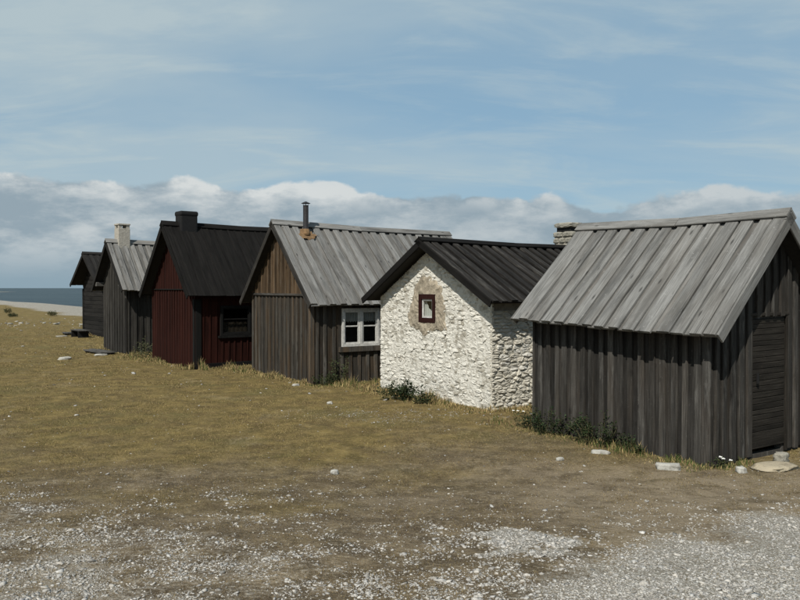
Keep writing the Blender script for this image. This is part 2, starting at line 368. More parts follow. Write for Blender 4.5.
m, t = mat('sea_water')
pos = t.n('NewGeometry').outputs['Position']
wv = t.noise(t.scale(pos, (.10, .30, 1)), 1.0, 6, .62); wv2 = t.noise(t.scale(pos, (.012, .05, 1)), 1.0, 4, .6)
cap = t.math('MULTIPLY', t.ss(t.noise(t.scale(pos, (.05, .22, 1), (5, 2, 0)), 1.0, 7, .7), .70, .74), .8)
sc = t.mix(t.ss(wv2, .35, .65), (.024, .042, .052), (.044, .068, .078))
sc = t.mix(cap, sc, (.55, .57, .58))
finish(t, sc, .45, t.math('ADD', wv, wv2), 1.0, 1.2, .12); M['sea'] = m
so_ = mesh_obj('sea', [(-16000, -3000, -1.15), (16000, -3000, -1.15), (16000, 16000, -1.15), (-16000, 16000, -1.15)], [(0, 1, 2, 3)], M['sea'])
so_['kind'] = 'structure'

# ------------------------------------------------------------------ hut builder
class Hut:
    def __init__(s, label, X, Y, yaw, Wd, L, og, oe, ez, rz, tilt=0., et=0., flip=False, ogf=.2):
        s.sag = .030
        s.W, s.L, s.og, s.oe, s.ez, s.rz, s.tilt, s.et, s.flip, s.ogf = Wd, L, og, oe, ez, rz, tilt, et, flip, ogf
        s.root = empty('fishing_hut', (X, Y, 0), R(yaw), label=label, cat='hut', group='fishing huts in a row on the shore')
        s.U = Vector((1, 0, 0)) if flip else Vector((0, 1, 0)); s.Vv = Vector((0, 1, 0)) if flip else Vector((1, 0, 0))
    def P(s, u, v, z): return s.U*u + s.Vv*v + Vector((0, 0, z))
    def zr(s, v): return s.rz + s.tilt*(v+s.og) - s.sag*math.sin(math.pi*min(1, max(0, (v+s.og)/(s.L+s.og+s.ogf))))
    def ze(s, v): return s.ez + s.et*(v+s.og) - s.sag*.6*math.sin(math.pi*min(1, max(0, (v+s.og)/(s.L+s.og+s.ogf))))
    def top(s, u, v, drop=.15):
        half = s.W/2 + s.oe
        return s.zr(v) - (s.zr(v)-s.ze(v))*abs(u-s.W/2)/half - drop
    def strips(s, length, topf, holes, brk=()):
        xs = sorted(set([0, length] + [h[i] for h in holes for i in (0, 1)] + list(brk))); out = []
        for a, b in zip(xs[:-1], xs[1:]):
            c = (a+b)/2; hs = [h for h in holes if h[0] < c < h[1]]
            lo = -.25
            for h in sorted(hs, key=lambda h: h[2]):
                out.append((a, b, lo, lo, h[2], h[2])); lo = h[3]
            out.append((a, b, lo, lo, topf(a), topf(b)))
        return out
    def walls(s, m, gh=(), eh=(), th=.09):
        """hollow carcass of four walls with real openings; gable opening list gh, eave-wall list eh: (s0, s1, z0, z1)"""
        V = []; Fc = []
        def prism(f, st, d0, d1):
            a, b, l0, l1, t0, t1 = st; k = len(V)
            for dd in (d0, d1): V.extend([f(a, dd, l0), f(b, dd, l1), f(b, dd, t1), f(a, dd, t0)])
            Fc.extend([(k, k+1, k+2, k+3), (k+4, k+5, k+6, k+7), (k, k+1, k+5, k+4), (k+1, k+2, k+6, k+5), (k+2, k+3, k+7, k+6), (k+3, k, k+4, k+7)])
        for st in s.strips(s.W, lambda u: s.top(u, 0), list(gh), [s.W/2]): prism(lambda a, dd, z: s.P(a, dd, z), st, 0, th)
        for st in s.strips(s.W, lambda u: s.top(u, s.L), [], [s.W/2]): prism(lambda a, dd, z: s.P(a, s.L-dd, z), st, 0, th)
        tn = lambda v: s.top(0, v) if True else 0
        for st in s.strips(s.L, tn, list(eh)):
            a, b, *r = st; a = max(a, th+.001); b = min(b, s.L-th-.001)
            prism(lambda a, dd, z: s.P(dd, a, z), (a, b, *r), 0.001, th)
        for st in s.strips(s.L, lambda v: s.top(s.W, v), []):
            a, b, *r = st; a = max(a, th+.001); b = min(b, s.L-th-.001)
            prism(lambda a, dd, z: s.P(s.W-dd, a, z), (a, b, *r), 0.001, th)
        s.wall = mesh_obj('wall', V, Fc, m, s.root); return s.wall
    def board_wall(s, which, m, mod, wu, wc, holes=(), s0=0., s1=None, tu=.02, tc=.022, z0=-.12, zmin=None, zmax=None, jit=.012, mfun=None, proud=0.0, lift=None, munder=None):
        """under boards and cover boards, each an object of its own"""
        length = s.W if which == 'g' else s.L
        s1 = length if s1 is None else s1
        n = -(s.Vv if which == 'g' else s.U); sd_ = s.U if which == 'g' else s.Vv
        x = n.cross(Vector((0, 0, 1))); sg = 1 if x.dot(sd_) > 0 else -1
        def topat(c):
            tt = s.top(c, 0, .13) if which == 'g' else s.top(0, c, .13)
            return tt if zmax is None else min(tt, zmax)
        def put(c, wd, th, off, mm):
            a = max(s0, c-wd/2); b = min(s1, c+wd/2)
            if b-a < .02: return
            c, wd = (a+b)/2, b-a
            spans = [(z0 + random.uniform(-.03, .03) if zmin is None else zmin, None)]
            if lift: spans[0] = (lift(c) + random.uniform(-.012, .012), None)
            for h in holes:
                if b > h[0]+.01 and a < h[1]-.01: spans = [(spans[0][0], h[2]-.004), (h[3]+.004, None)]
            for lo, hi in spans:
                ta = topat(c-sg*wd/2) if hi is None else hi; tb = topat(c+sg*wd/2) if hi is None else hi
                if which == 'g' and hi is None and abs(c-s.W/2) < wd/2: ta = tb = max(ta, tb)
                if max(ta, tb) - lo < .04: continue
                ta, tb = max(ta, lo+.02), max(tb, lo+.02)
                base = (s.P(c, 0, 0) if which == 'g' else s.P(0, c, 0)) + n*(off+proud)
                o = board('wall_board', base, n, (0, 0, 1), wd, th, ta, mm, s.wall, lb=tb, z0=lo, segs=3, warp=.008)
                o.rotation_euler.rotate_axis('Y', random.uniform(-1, 1)*.002)
        k = int(math.ceil((s1-s0)/mod))
        for i in range(k+1):
            c = s0 + (i+.5)*mod
            if i < k: put(c + random.uniform(-jit, jit), wu*random.uniform(.97, 1.03), tu, .001, munder or m)
            put(s0 + i*mod + random.uniform(-jit, jit), wc*random.uniform(.82, 1.15), tc, tu+.002, m)
    def roof(s, m, mod, wu, wc, tu=.022, tc=.024, capw=.17, barge=.13, far=True, mcap=None, mbarge=None, both_cap=True, wavy=.02, munder=None, tile=None):
        mcap = mcap or m; mbarge = mbarge or m
        half = s.W/2 + s.oe; v0, v1 = -s.og, s.L + s.ogf
        V = []; Fc = []
        thick = tu + tc + .012
        def slope_pts(side, v):
            e = s.P(-s.oe if side == 0 else s.W+s.oe, v, s.ze(v)); r = s.P(s.W/2, v, s.zr(v)); return e, r
        for side in (0, 1):
            e0, r0 = slope_pts(side, v0+.02); e1, r1 = slope_pts(side, v1-.02)
            nn = (r0-e0).cross(e1-e0).normalized(); nn = nn if nn.z > 0 else -nn
            k = len(V); ins = (r0-e0).normalized()*.05; hsh = (s.U if side == 0 else -s.U)*0
            for dd in (thick, thick+.025):
                dn = -nn*dd
                V += [e0+dn+ins, e1+dn+ins, r1+dn+hsh, r0+dn+hsh]
            Fc += [(k, k+1, k+2, k+3), (k+4, k+5, k+6, k+7), (k, k+1, k+5, k+4), (k+1, k+2, k+6, k+5), (k+2, k+3, k+7, k+6), (k+3, k, k+4, k+7)]
        s.roofo = mesh_obj('roof', V, Fc, M['felt'] if not tile else tile, s.root)
        for side in (0, 1):
            if side == 1 and not far: continue
            k = int(round((v1-v0)/mod)); md = (v1-v0)/k
            for i in range(k+1):
                for kind in (0, 1):
                    v = v0 + (i+.5)*md if kind == 0 else v0 + i*md
                    if kind == 0 and i == k: continue
                    wd = wu if kind == 0 else wc*random.uniform(.88, 1.1)
                    v += random.uniform(-.018, .018)
                    if kind == 1: v = min(max(v, v0+wd/2), v1-wd/2)
                    e, r = slope_pts(side, v); ev, rv = slope_pts(side, v+.1)
                    ax_ = (r-e); nn = ax_.cross(ev-e).normalized(); nn = nn if nn.z > 0 else -nn
                    off = -(tu+tc+.004) if kind == 0 else -tc
                    ex = random.uniform(-wavy, wavy) + (.0 if kind == 0 else .012)
                    O = e + nn*off - ax_.normalized()*ex
                    mm = m if kind else (munder or m)
                    tl = Vector(s.Vv)*random.uniform(-.03, .03); nn = (nn+tl).normalized()
                    board('roof_board', O, nn, ax_, wd, tu if kind == 0 else tc, ax_.length+ex-.012, mm, s.roofo, segs=4, warp=random.uniform(.004, .016))
            # ridge boards lying on this slope, two lengths butted
            vm = v0 + (v1-v0)*(.46 if side == 0 else .58)
            for va, vb in ((v0-.03, vm-.003), (vm+.003, v1+.03)):
                (eA, rA), (eB, rB) = slope_pts(side, va), slope_pts(side, vb)
                dn = (eA-rA).normalized(); nn = (rA-eA).cross(rB-rA).normalized(); nn = nn if nn.z > 0 else -nn
                shift = dn*(capw/2-.01-(.024 if side == 0 else 0)) + nn*(.004 if side == 0 else .003)
                bar('ridge_board', rA+shift, rB+shift, nn, capw*random.uniform(.95, 1.05), .024, mcap, s.roofo)
        # bargeboards on both gables
        for v, nrm in ((v0, -s.Vv), (v1, s.Vv)):
            for side in (0, 1):
                e, r = slope_pts(side, v)
                up = (r-e).normalized(); dn = nrm.cross(up); dn = dn if dn.z < 0 else -dn
                sh = dn*(barge/2 + .012) + nrm*.002
                ee = e+sh; rr = r+sh
                V_ = bar('bargeboard', ee, rr - up*(.004 if side else -.03), nrm, barge, .024, mbarge, s.roofo)
                # plumb soffit board closing the verge
    def window(s, which, s0, s1, z0, z1, mf, inset=-.03, fr=.05, depth=.07, mull=(), bars=(), sill=None, msash=None, sash=.035):
        """hole (s0,s1,z0,z1) in the wall -> window part with frame, sash, glazing bars, pane, sill sub-parts"""
        n = -(s.Vv if which == 'g' else s.U); sd_ = s.U if which == 'g' else s.Vv
        def Q(a, z, o): return sd_*a + Vector((0, 0, z)) + n*o
        def box(name, a0, a1, b0, b1, o0, o1, m, parent):
            V = [Q(a, b, o) for o in (o0, o1) for a, b in ((a0, b0), (a1, b0), (a1, b1), (a0, b1))]
            ctr = sum(V, Vector())/8
            ob = mesh_obj(name, [v-ctr for v in V], [(0, 1, 2, 3), (4, 5, 6, 7), (0, 1, 5, 4), (1, 2, 6, 5), (2, 3, 7, 6), (3, 0, 4, 7)], m, parent)
            ob.location = ctr; return ob
        # outer frame as one ring mesh = the window part itself
        o0, o1 = inset-depth+.03, inset+.03+.035
        V = []; Fc = []
        def addb(a0, a1, b0, b1):
            k = len(V); V.extend([Q(a, b, o) for o in (o0, o1) for a, b in ((a0, b0), (a1, b0), (a1, b1), (a0, b1))])
            Fc.extend([tuple(k+i for i in f) for f in ((0, 1, 2, 3), (4, 5, 6, 7), (0, 1, 5, 4), (1, 2, 6, 5), (2, 3, 7, 6), (3, 0, 4, 7))])
        e = .003
        addb(s0, s0+fr, z0, z1); addb(s1-fr, s1, z0, z1); addb(s0+fr+e, s1-fr-e, z0, z0+fr); addb(s0+fr+e, s1-fr-e, z1-fr, z1)
        wo = mesh_obj('window', V, Fc, mf, s.root)
        ms = msash or mf
        xs = [s0+fr] + list(mull) + [s1-fr]
        for mu in mull: box('mullion', mu-.035, mu+.035, z0+fr+e, z1-fr-e, o0+.004, o1-.004, mf, wo)
        for i in range(len(xs)-1):
            a0 = xs[i] + (.036 if i > 0 else .001); a1 = xs[i+1] - (.036 if i < len(xs)-2 else .001)
            b0, b1 = z0+fr+.001, z1-fr-.001
            so0, so1 = o1-.052, o1-.022
            box('sash_stile', a0, a0+sash, b0, b1, so0, so1, ms, wo); box('sash_stile', a1-sash, a1, b0, b1, so0, so1, ms, wo)
            box('sash_rail', a0+sash+e, a1-sash-e, b0, b0+sash, so0, so1, ms, wo); box('sash_rail', a0+sash+e, a1-sash-e, b1-sash, b1, so0, so1, ms, wo)
            zs = [b0+sash] + list(bars) + [b1-sash]
            for bz in bars: box('glazing_bar', a0+sash+e, a1-sash-e, bz-.013, bz+.013, so0+.003, so1-.003, ms, wo)
            for q in range(len(zs)-1):
                box('pane', a0+sash+e, a1-sash-e, zs[q]+(.015 if q else .002), zs[q+1]-(.015 if q < len(zs)-2 else .002), so0+.012, so0+.016, M['glass'], wo)
        if sill:
            box('sill', s0-sill[0], s1+sill[0], z0-sill[1], z0-.003, -.01, sill[2], sill[3], wo)
        s.winbox = box; return wo

def ico(sub):
    b = bmesh.new(); bmesh.ops.create_icosphere(b, subdivisions=sub, radius=1)
    V = np.array([v.co[:] for v in b.verts]); Fc = np.array([[v.index for v in f.verts] for f in b.faces]); b.free(); return V, Fc
ICO1, ICO2, ICO3 = ico(1), ico(2), ico(3)
def rock_verts(base, size, seed, rough=.22, cube=.5):
    V = base.copy(); mx = np.abs(V).max(1, keepdims=True); V = V*(1-cube) + V/mx*cube*.85
    for i in range(len(V)):
        q = Vector(V[i]*1.3) + Vector((seed*3.7, seed*1.3, -seed*2.1))
        V[i] *= 1 + rough*mnoise.fractal(q, .8, 2.1, 3)
    return V*np.array(size)
def stone(label, X, Y, size, rz=0, sink=.3, m='limestone', cat='stone', group='loose limestone pieces on the ground', cube=.5, name='stone', zoff=0, tilt=0):
    V = rock_verts(ICO3[0], size, random.uniform(0, 50), .25, cube)
    o = mesh_obj(name, V, [tuple(f) for f in ICO3[1]], M[m], None, True, fixn=False)
    o.location = (X, Y, float(gz(X, Y)) + size[2]*(1-2*sink) + zoff); o.rotation_euler = (tilt, 0, rz)
    return tag(o, label, cat, group)

# ---- hut 6: dark board hut, nearest, gable with door on the right
h6 = Hut('nearest hut, dark weathered boards, grey plank roof and closed door in its right gable', 3.50, 8.73, 33.3, 2.11, 2.87, .26, .32, 1.51, 2.90, .012, .025, flip=True, ogf=.13)
h6.walls(M['wall_dark'], gh=[(.72, 1.38, .04, 1.63)])
DOOR = (.70, 1.40, -.2, 1.66)
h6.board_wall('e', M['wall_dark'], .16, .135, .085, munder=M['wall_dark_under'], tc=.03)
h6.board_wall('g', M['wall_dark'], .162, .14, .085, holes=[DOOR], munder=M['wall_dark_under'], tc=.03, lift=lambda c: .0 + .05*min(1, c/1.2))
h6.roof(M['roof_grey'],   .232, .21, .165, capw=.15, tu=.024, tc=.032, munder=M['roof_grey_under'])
dr = mesh_obj('door', *(lambda a: a)((
    [h6.P(a, dd, zz) for dd in (.02, .05) for a, zz in ((.705, .09), (1.395, .11), (1.395, 1.655), (.705, 1.655))],
    [(0, 1, 2, 3), (4, 5, 6, 7), (0, 1, 5, 4), (1, 2, 6, 5), (2, 3, 7, 6), (3, 0, 4, 7)])), M['door'], h6.root)
zz = .10
while zz < 1.6:
    hgt = random.uniform(.055, .075) if zz > .3 else .2
    hgt = min(hgt, 1.65-zz)
    if hgt > .03:
        A = h6.P(.708, -.001, zz+hgt/2); B = h6.P(1.392, -.001, zz+hgt/2 + .008)
        bar('door_board', A, B, -h6.Vv + Vector((0, 0, random.uniform(-.02, .02))), hgt-.003, .018 + random.uniform(0, .003), M['door'], dr)
    zz += hgt
for a in (.685, 1.415):
    bar('door_jamb', h6.P(a, -.0225, .03), h6.P(a, -.0225, 1.70), -h6.Vv, .035, .026, M['door'], dr)
bar('door_head', h6.P(.66, -.0225, 1.69), h6.P(1.44, -.0225, 1.69), -h6.Vv, .04, .03, M['door'], dr)
hd = bar('door_handle', h6.P(.80, -.04, .88), h6.P(.80, -.04, 1.0), -h6.Vv, .03, .02, M['black_metal'], dr)
bar('corner_board', h6.P(-.054, .03, -.1), h6.P(-.054, .03, 1.60), -h6.U, .11, .022, M['wall_dark'], h6.wall)

# ---- hut 5: limewashed rubble hut
h5 = Hut('low limewashed rubble stone hut with dark board roof and tiny gable window', 1.50, 12.71, 35.3, 3.23, 4.6, .26, .31, 1.81, 2.88, -.004)
WIN5 = (1.45, 1.95, 1.36, 1.88)
WIN5 = (1.46, 1.95, 1.375, 1.885)
h5.walls(M['mortar'], gh=[WIN5], th=.3)
h5.roof(M['roof_dark'], .245, .225, .13, capw=.15, mcap=M['roof_tar'], mbarge=M['roof_tar'], barge=.12, tc=.036, munder=M['roof_dark_under'])
h5.window('g', *WIN5, M['frame_red'], inset=-.02, fr=.085, msash=M['white_paint'], sash=.03)
n5 = -h5.Vv
cu = mesh_obj('curtain', [h5.P(1.545 + .315*i/16, .022 + .008*math.sin(i*1.9) + .012*(j/6), 1.46 + (.12 + .22*max(0, (i/16-.25))**1.3 + .16*math.exp(-((i-15)/3.)**2))*j/6) for j in range(7) for i in range(17)],
              [(j*17+i, j*17+i+1, (j+1)*17+i+1, (j+1)*17+i) for j in range(6) for i in range(16)], M['cloth'], h5.root, True)
PATCH = [(1.95, 2.22), (1.66, 2.21), (1.42, 2.09), (1.28, 2.0), (1.24, 1.8), (1.17, 1.61), (1.19, 1.42), (1.14, 1.26), (1.40, 1.25), (1.66, 1.20), (1.84, 1.09), (2.02, 1.22), (2.24, 1.29), (2.36, 1.42), (2.30, 1.58), (2.20, 1.76), (2.15, 1.93), (2.05, 2.1)]
PATCH = [(1.705+(a-1.705)*.90, 1.63+(b-1.63)*.92) for a, b in PATCH]
def inpoly(x, y, P):
    c = False; j = len(P)-1
    for i in range(len(P)):
        if (P[i][1] > y) != (P[j][1] > y) and x < (P[j][0]-P[i][0])*(y-P[i][1])/(P[j][1]-P[i][1])+P[i][0]: c = not c
        j = i
    return c
# plaster ring round the window
cx, cz = (WIN5[0]+WIN5[1])/2, (WIN5[2]+WIN5[3])/2
angs = sorted([2*math.pi*i/64 for i in range(64)] + [math.atan2(b-cz, a-cx) % (2*math.pi) for a in WIN5[:2] for b in WIN5[2:]])
ring_o, ring_i = [], []
for an in angs:
    dx, dz = math.cos(an), math.sin(an)
    tt = min((((WIN5[1] if dx > 0 else WIN5[0])-cx)/dx) if abs(dx) > 1e-6 else 9, (((WIN5[3] if dz > 0 else WIN5[2])-cz)/dz) if abs(dz) > 1e-6 else 9)
    ring_i.append((cx+dx*(tt+.004), cz+dz*(tt+.004)))
    r = .05
    while r < 1.5 and inpoly(cx+dx*r, cz+dz*r, PATCH): r += .01
    r += .07*mnoise.noise(Vector((dx*5, dz*5, 2))) + .05*mnoise.noise(Vector((dx*14, dz*14, 7))) + .03
    ring_o.append((cx+dx*r, cz+dz*r))
V = []; Fc = []; nr = len(angs)
for f, dp in ((0, .042), (.2, .045), (.4, .044), (.6, .042), (.8, .038), (1, .026), (1.03, -.01)):
    for (a, b), (c_, d_) in zip(ring_i, ring_o):
        x_, z_ = a+(c_-a)*f, b+(d_-b)*f
        V.append(h5.P(x_, -(dp - .006 + .016*mnoise.noise(Vector((x_*9, z_*9, 0))) + .012*mnoise.noise(Vector((x_*31, z_*31, 4)))), z_))
for j in range(6):
    for i in range(nr): Fc.append((j*nr+i, j*nr+(i+1) % nr, (j+1)*nr+(i+1) % nr, (j+1)*nr+i))
V2 = len(V)
for (a, b) in ring_i: V.append(h5.P(a, .03, b))
for i in range(nr): Fc.append((i, (i+1) % nr, V2+(i+1) % nr, V2+i))
mesh_obj('plaster_patch', V, Fc, M['plaster'], h5.root, False)

def clip(poly, nx_, nz_, c):
    out = []
    for i in range(len(poly)):
        a, b = poly[i], poly[(i+1) % len(poly)]
        da, db = a[0]*nx_+a[1]*nz_-c, b[0]*nx_+b[1]*nz_-c
        if da <= 0: out.append(a)
        if da*db < 0:
            f = da/(da-db); out.append((a[0]+(b[0]-a[0])*f, a[1]+(b[1]-a[1])*f))
    return out
def rubble_cells(length, height, sw, sh, planes, skip):
    """Voronoi courses of flattish stones"""
    asp = sw/sh; seeds = []
    row = 0; zr_ = -.12
    while zr_ < height+sh:
        hh_ = sh*random.uniform(.6, 1.65); x_ = -sw*random.uniform(0, 1)
        while x_ < length+sw:
            ww = sw*random.uniform(.45, 2.1)
            seeds.append((x_+ww/2, (zr_+hh_/2+random.uniform(-.25, .25)*sh)*asp)); x_ += ww
        zr_ += hh_
    A = np.array(seeds); cells = []
    for i, (x_, y_) in enumerate(seeds):
        if x_ < -.1 or x_ > length+.1 or skip(x_, y_/asp): continue
        dd = np.hypot(A[:, 0]-x_, A[:, 1]-y_); near = np.argsort(dd)[1:22]
        po = [(x_-1, y_-1), (x_+1, y_-1), (x_+1, y_+1), (x_-1, y_+1)]
        for j in near:
            nx_, ny_ = A[j, 0]-x_, A[j, 1]-y_; mx_, my_ = (A[j, 0]+x_)/2, (A[j, 1]+y_)/2
            po = clip(po, nx_, ny_, nx_*mx_+ny_*my_)
            if len(po) < 3: break
        po = [(a, b/asp) for a, b in po]
        for pl_ in planes:
            po = clip(po, *pl_)
            if len(po) < 3: break
        if len(po) < 3: continue
        P_ = np.array(po); ar = .5*abs(np.dot(P_[:, 0], np.roll(P_[:, 1], 1))-np.dot(P_[:, 1], np.roll(P_[:, 0], 1)))
        if ar < .0012: continue
        cells.append((ar, P_))
    return cells
def stone_geo(P_, put, prot):
    """angular stone on polygon P_ ; put(a, z, out) -> local point"""
    c = P_.mean(0); Q1 = []; big_ = np.abs(P_-c).max()
    for i in range(len(P_)):
        a, b = P_[i], P_[(i+1) % len(P_)]
        if np.hypot(*(a-b)) < .012: continue
        Q1.append(a*.9+b*.1)
        if np.hypot(*(a-b)) > .05: Q1.append((a+b)/2 + np.array((random.uniform(-1, 1), random.uniform(-1, 1)))*.008)
    Q1 = np.array(Q1); n = len(Q1)
    if n < 3: return [], []
    shrink = 1 - min(.3, .006/max(.02, big_*.5))
    V = []; Fc = []
    tl = np.array((random.uniform(-.2, .2), random.uniform(-.30, .20)))
    for f, o_ in ((shrink, -.02), (shrink*.95, prot*.7), (shrink*.62, prot)):
        for q in Q1:
            p = c + (q-c)*f*(1+random.uniform(-.07, .07))
            V.append(put(p[0], p[1], o_ + (float(np.dot(p-c, tl))+random.uniform(-.008, .008) if o_ > 0 else 0)))
    V.append(put(c[0]+random.uniform(-.2, .2)*big_, c[1], prot+random.uniform(-.004, .01)))
    for j in range(2):
        for i in range(n): Fc.append((j*n+i, j*n+(i+1) % n, (j+1)*n+(i+1) % n, (j+1)*n+i))
    for i in range(n): Fc.append((2*n+i, 2*n+(i+1) % n, 3*n))
    return V, Fc
def mortar_sheet(which, length, topf, hole, mm, amp, lvl):
    """rough bedding mortar slapped between the stones"""
    st_ = .024; nxm = int(length/st_)+2; nzm = int(2.9/st_); V = []; idm = {}; Fc = []
    def vid(i, j):
        if (i, j) not in idm:
            a = -.02 + i*st_; zq = -.1 + j*st_
            q = Vector((a*7, zq*10, 3 if which == 'g' else 9)); q2 = Vector((a*26, zq*30, 5))
            o_ = lvl + amp*mnoise.fractal(q, .7, 2.1, 3) + amp*.55*mnoise.noise(q2)
            a2 = a + .006*mnoise.noise(q2*1.3); idm[(i, j)] = len(V)
            V.append(h5.P(a2, -o_, zq) if which == 'g' else h5.P(-o_, a2, zq))
        return idm[(i, j)]
    for i in range(nxm):
        for j in range(nzm):
            a = -.02+(i+.5)*st_; zq = -.1+(j+.5)*st_
            if zq > topf(a) or a > length+.02: continue
            if hole and hole[0]-.03 < a < hole[1]+.03 and hole[2]-.03 < zq < hole[3]+.03: continue
            Fc.append((vid(i, j), vid(i+1, j), vid(i+1, j+1), vid(i, j+1)))
    return mesh_obj('mortar', V, Fc, mm, h5.wall, False)
half5 = h5.W/2 + h5.oe; sl5 = (h5.rz-h5.ez)/half5
zt = h5.rz-.16
planes = [(-sl5, 1, zt - sl5*h5.W/2), (sl5, 1, zt + sl5*h5.W/2), (-1, 0, .03), (1, 0, h5.W+.02), (0, -1, .12)]
cells = rubble_cells(h5.W, h5.rz, .135, .062, planes, lambda a, b: inpoly(cx+(a-cx)*1.16, cz+(b-cz)*1.13, PATCH) and not (random.random() < .10 and (abs(a-cx) > .34 or abs(b-cz) > .36)))
cells_e = rubble_cells(3.0, 1.7, .15, .060, [(-1, 0, .035), (1, 0, 3.0), (0, 1, 1.62), (0, -1, .12)], lambda a, b: False)
allc = [('g', a, P_) for a, P_ in cells] + [('e', a, P_) for a, P_ in cells_e if P_[:, 0].mean() < 1.5]
hid = [('e', a, P_) for a, P_ in cells_e if P_[:, 0].mean() >= 1.5]
allc.sort(key=lambda c: -c[1]); allc += hid
restV = {'g': [], 'e': []}; restF = {'g': [], 'e': []}
for i, (k_, ar, P_) in enumerate(allc):
    prot = random.uniform(.006, .024) if k_ == 'g' else random.uniform(.014, .036)
    f = (lambda a, z_, o_: h5.P(a, -o_, z_)) if k_ == 'g' else (lambda a, z_, o_: h5.P(-o_, a, z_))
    V, Fc = stone_geo(P_, f, prot)
    if not V: continue
    if k_ == 'g': mm = M['stone_white']
    else: mm = M['stone_grey'] if random.random() < .6 else M['stone_white']
    if i < 300: mesh_obj('rubble_stone', V, Fc, mm, h5.wall, False)
    else:
        k0 = len(restV[k_]); restV[k_] += V; restF[k_] += [tuple(q+k0 for q in f_) for f_ in Fc]
for k_ in 'ge':
    if restV[k_]:
        o = mesh_obj('small_rubble', restV[k_], restF[k_], M['stone_white' if k_ == 'g' else 'stone_grey'], h5.wall, False); o['kind'] = 'stuff'
mortar_sheet('g', h5.W, lambda a: zt - sl5*abs(a-h5.W/2), WIN5, M['stone_white'], .010, .011)
mortar_sheet('e', 3.0, lambda a: 1.62, None, M['stone_grey'], .012, .008)
# chimney of squared blocks on the ridge's far end
def block_chimney(h, u, v, wd, z0, z1, mm, nrow, capm):
    e_ = h.P(u, v, 0); V = []
    cr = mesh_obj('chimney', [e_ + Vector((a, b, zq)) for zq in (z0, z1-.02) for a, b in ((-wd/2+.03, -wd/2+.03), (wd/2-.03, -wd/2+.03), (wd/2-.03, wd/2-.03), (-wd/2+.03, wd/2-.03))],
                  [(0, 1, 2, 3), (4, 5, 6, 7), (0, 1, 5, 4), (1, 2, 6, 5), (2, 3, 7, 6), (3, 0, 4, 7)], M['mortar'], h.root)
    rh = (z1-z0)/nrow
    for r_ in range(nrow):
        for sd_ in range(4):
            nb = 2 + (r_+sd_) % 2; cuts = np.linspace(-wd/2, wd/2, nb+1); cuts[1:-1] += np.array([random.uniform(-.03, .03) for _ in cuts[1:-1]])
            for q in range(nb):
                a0, a1 = cuts[q]+.006, cuts[q+1]-.006; pr = random.uniform(0, .012)
                if q == 0: a0 -= .002
                hx, hy, hz = (a1-a0)/2, .05, rh/2-.006
                Vb = rock_verts(ICO2[0], (hx*1.12, hy, hz*1.15), random.uniform(0, 90), .10, .85)
                o = mesh_obj('chimney_block', Vb, [tuple(f) for f in ICO2[1]], mm, cr, False, fixn=False)
                an = sd_*math.pi/2; dx, dy = math.cos(an), math.sin(an)
                cc = (a0+a1)/2; off = wd/2-.04+pr
                o.location = e_ + Vector((dx*off - dy*cc, dy*off + dx*cc, z0+(r_+.5)*rh)); o.rotation_euler = (0, 0, an+math.pi/2)
    return cr
ch5 = block_chimney(h5, 1.75, 3.75, .50, 2.3, 3.17, M['chimney_stone'], 7, None)
Vb = rock_verts(ICO3[0], (.285, .285, .062), 3, .06, .9)
o = mesh_obj('chimney_cap', Vb, [tuple(f) for f in ICO3[1]], M['chimney_stone'], ch5, False, fixn=False); o.location = h5.P(1.75, 3.75, 3.30)
o = mesh_obj('flue_throat', [h5.P(1.75, 3.75, 0) + Vector((a*.19, b*.19, zq)) for zq in (3.14, 3.27) for a, b in ((-1, -1), (1, -1), (1, 1), (-1, 1))], [(0, 1, 2, 3), (4, 5, 6, 7), (0, 1, 5, 4), (1, 2, 6, 5), (2, 3, 7, 6), (3, 0, 4, 7)], M['black_metal'], ch5)

# ---- hut 4: grey hut with stovepipe and white window
h4 = Hut('grey board hut with stovepipe, brown upper gable and white framed window', -1.75, 16.13, 33.0, 3.37, 4.47, .22, .26, 1.68, 3.50, -.017)
WIN4 = (.60, 1.52, .76, 1.57)
h4.walls(M['wall_grey'], eh=[WIN4])
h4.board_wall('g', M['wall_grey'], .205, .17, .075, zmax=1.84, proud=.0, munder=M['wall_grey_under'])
h4.board_wall('g', M['wall_brown'], .19, .165, .06, zmin=1.87, proud=.018)
bar('seam_board', h4.P(.12, -.04, 1.855), h4.P(3.25, -.04, 1.855), -h4.Vv, .05, .03, M['wall_dark'], h4.wall)
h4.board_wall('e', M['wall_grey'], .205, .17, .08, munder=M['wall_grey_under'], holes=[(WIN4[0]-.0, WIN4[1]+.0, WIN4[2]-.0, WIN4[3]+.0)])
rust_v = .66
h4.roof(M['roof_grey'], .255, .235, .16, capw=.17, mbarge=M['wall_dark'], barge=.12, tc=.038, munder=M['roof_grey_under'])
h4.window('e', *WIN4, M['white_paint'], inset=.0, fr=.055, mull=[1.06], bars=[1.19], sill=(.07, .11, .085, M['wall_grey']), sash=.032)
for k_, (a0, a1) in enumerate(((.66, 1.02), (1.10, 1.46))):
    o = mesh_obj('curtain', [h4.P(.015 + .010*math.sin(i*1.55), a0 + (a1-a0)*i/24, 1.53 - (.25+.018*math.cos(i*1.55))*j/3) for j in range(4) for i in range(25)],
             [(j*25+i, j*25+i+1, (j+1)*25+i+1, (j+1)*25+i) for j in range(3) for i in range(24)], M['lace'], h4.root, True)
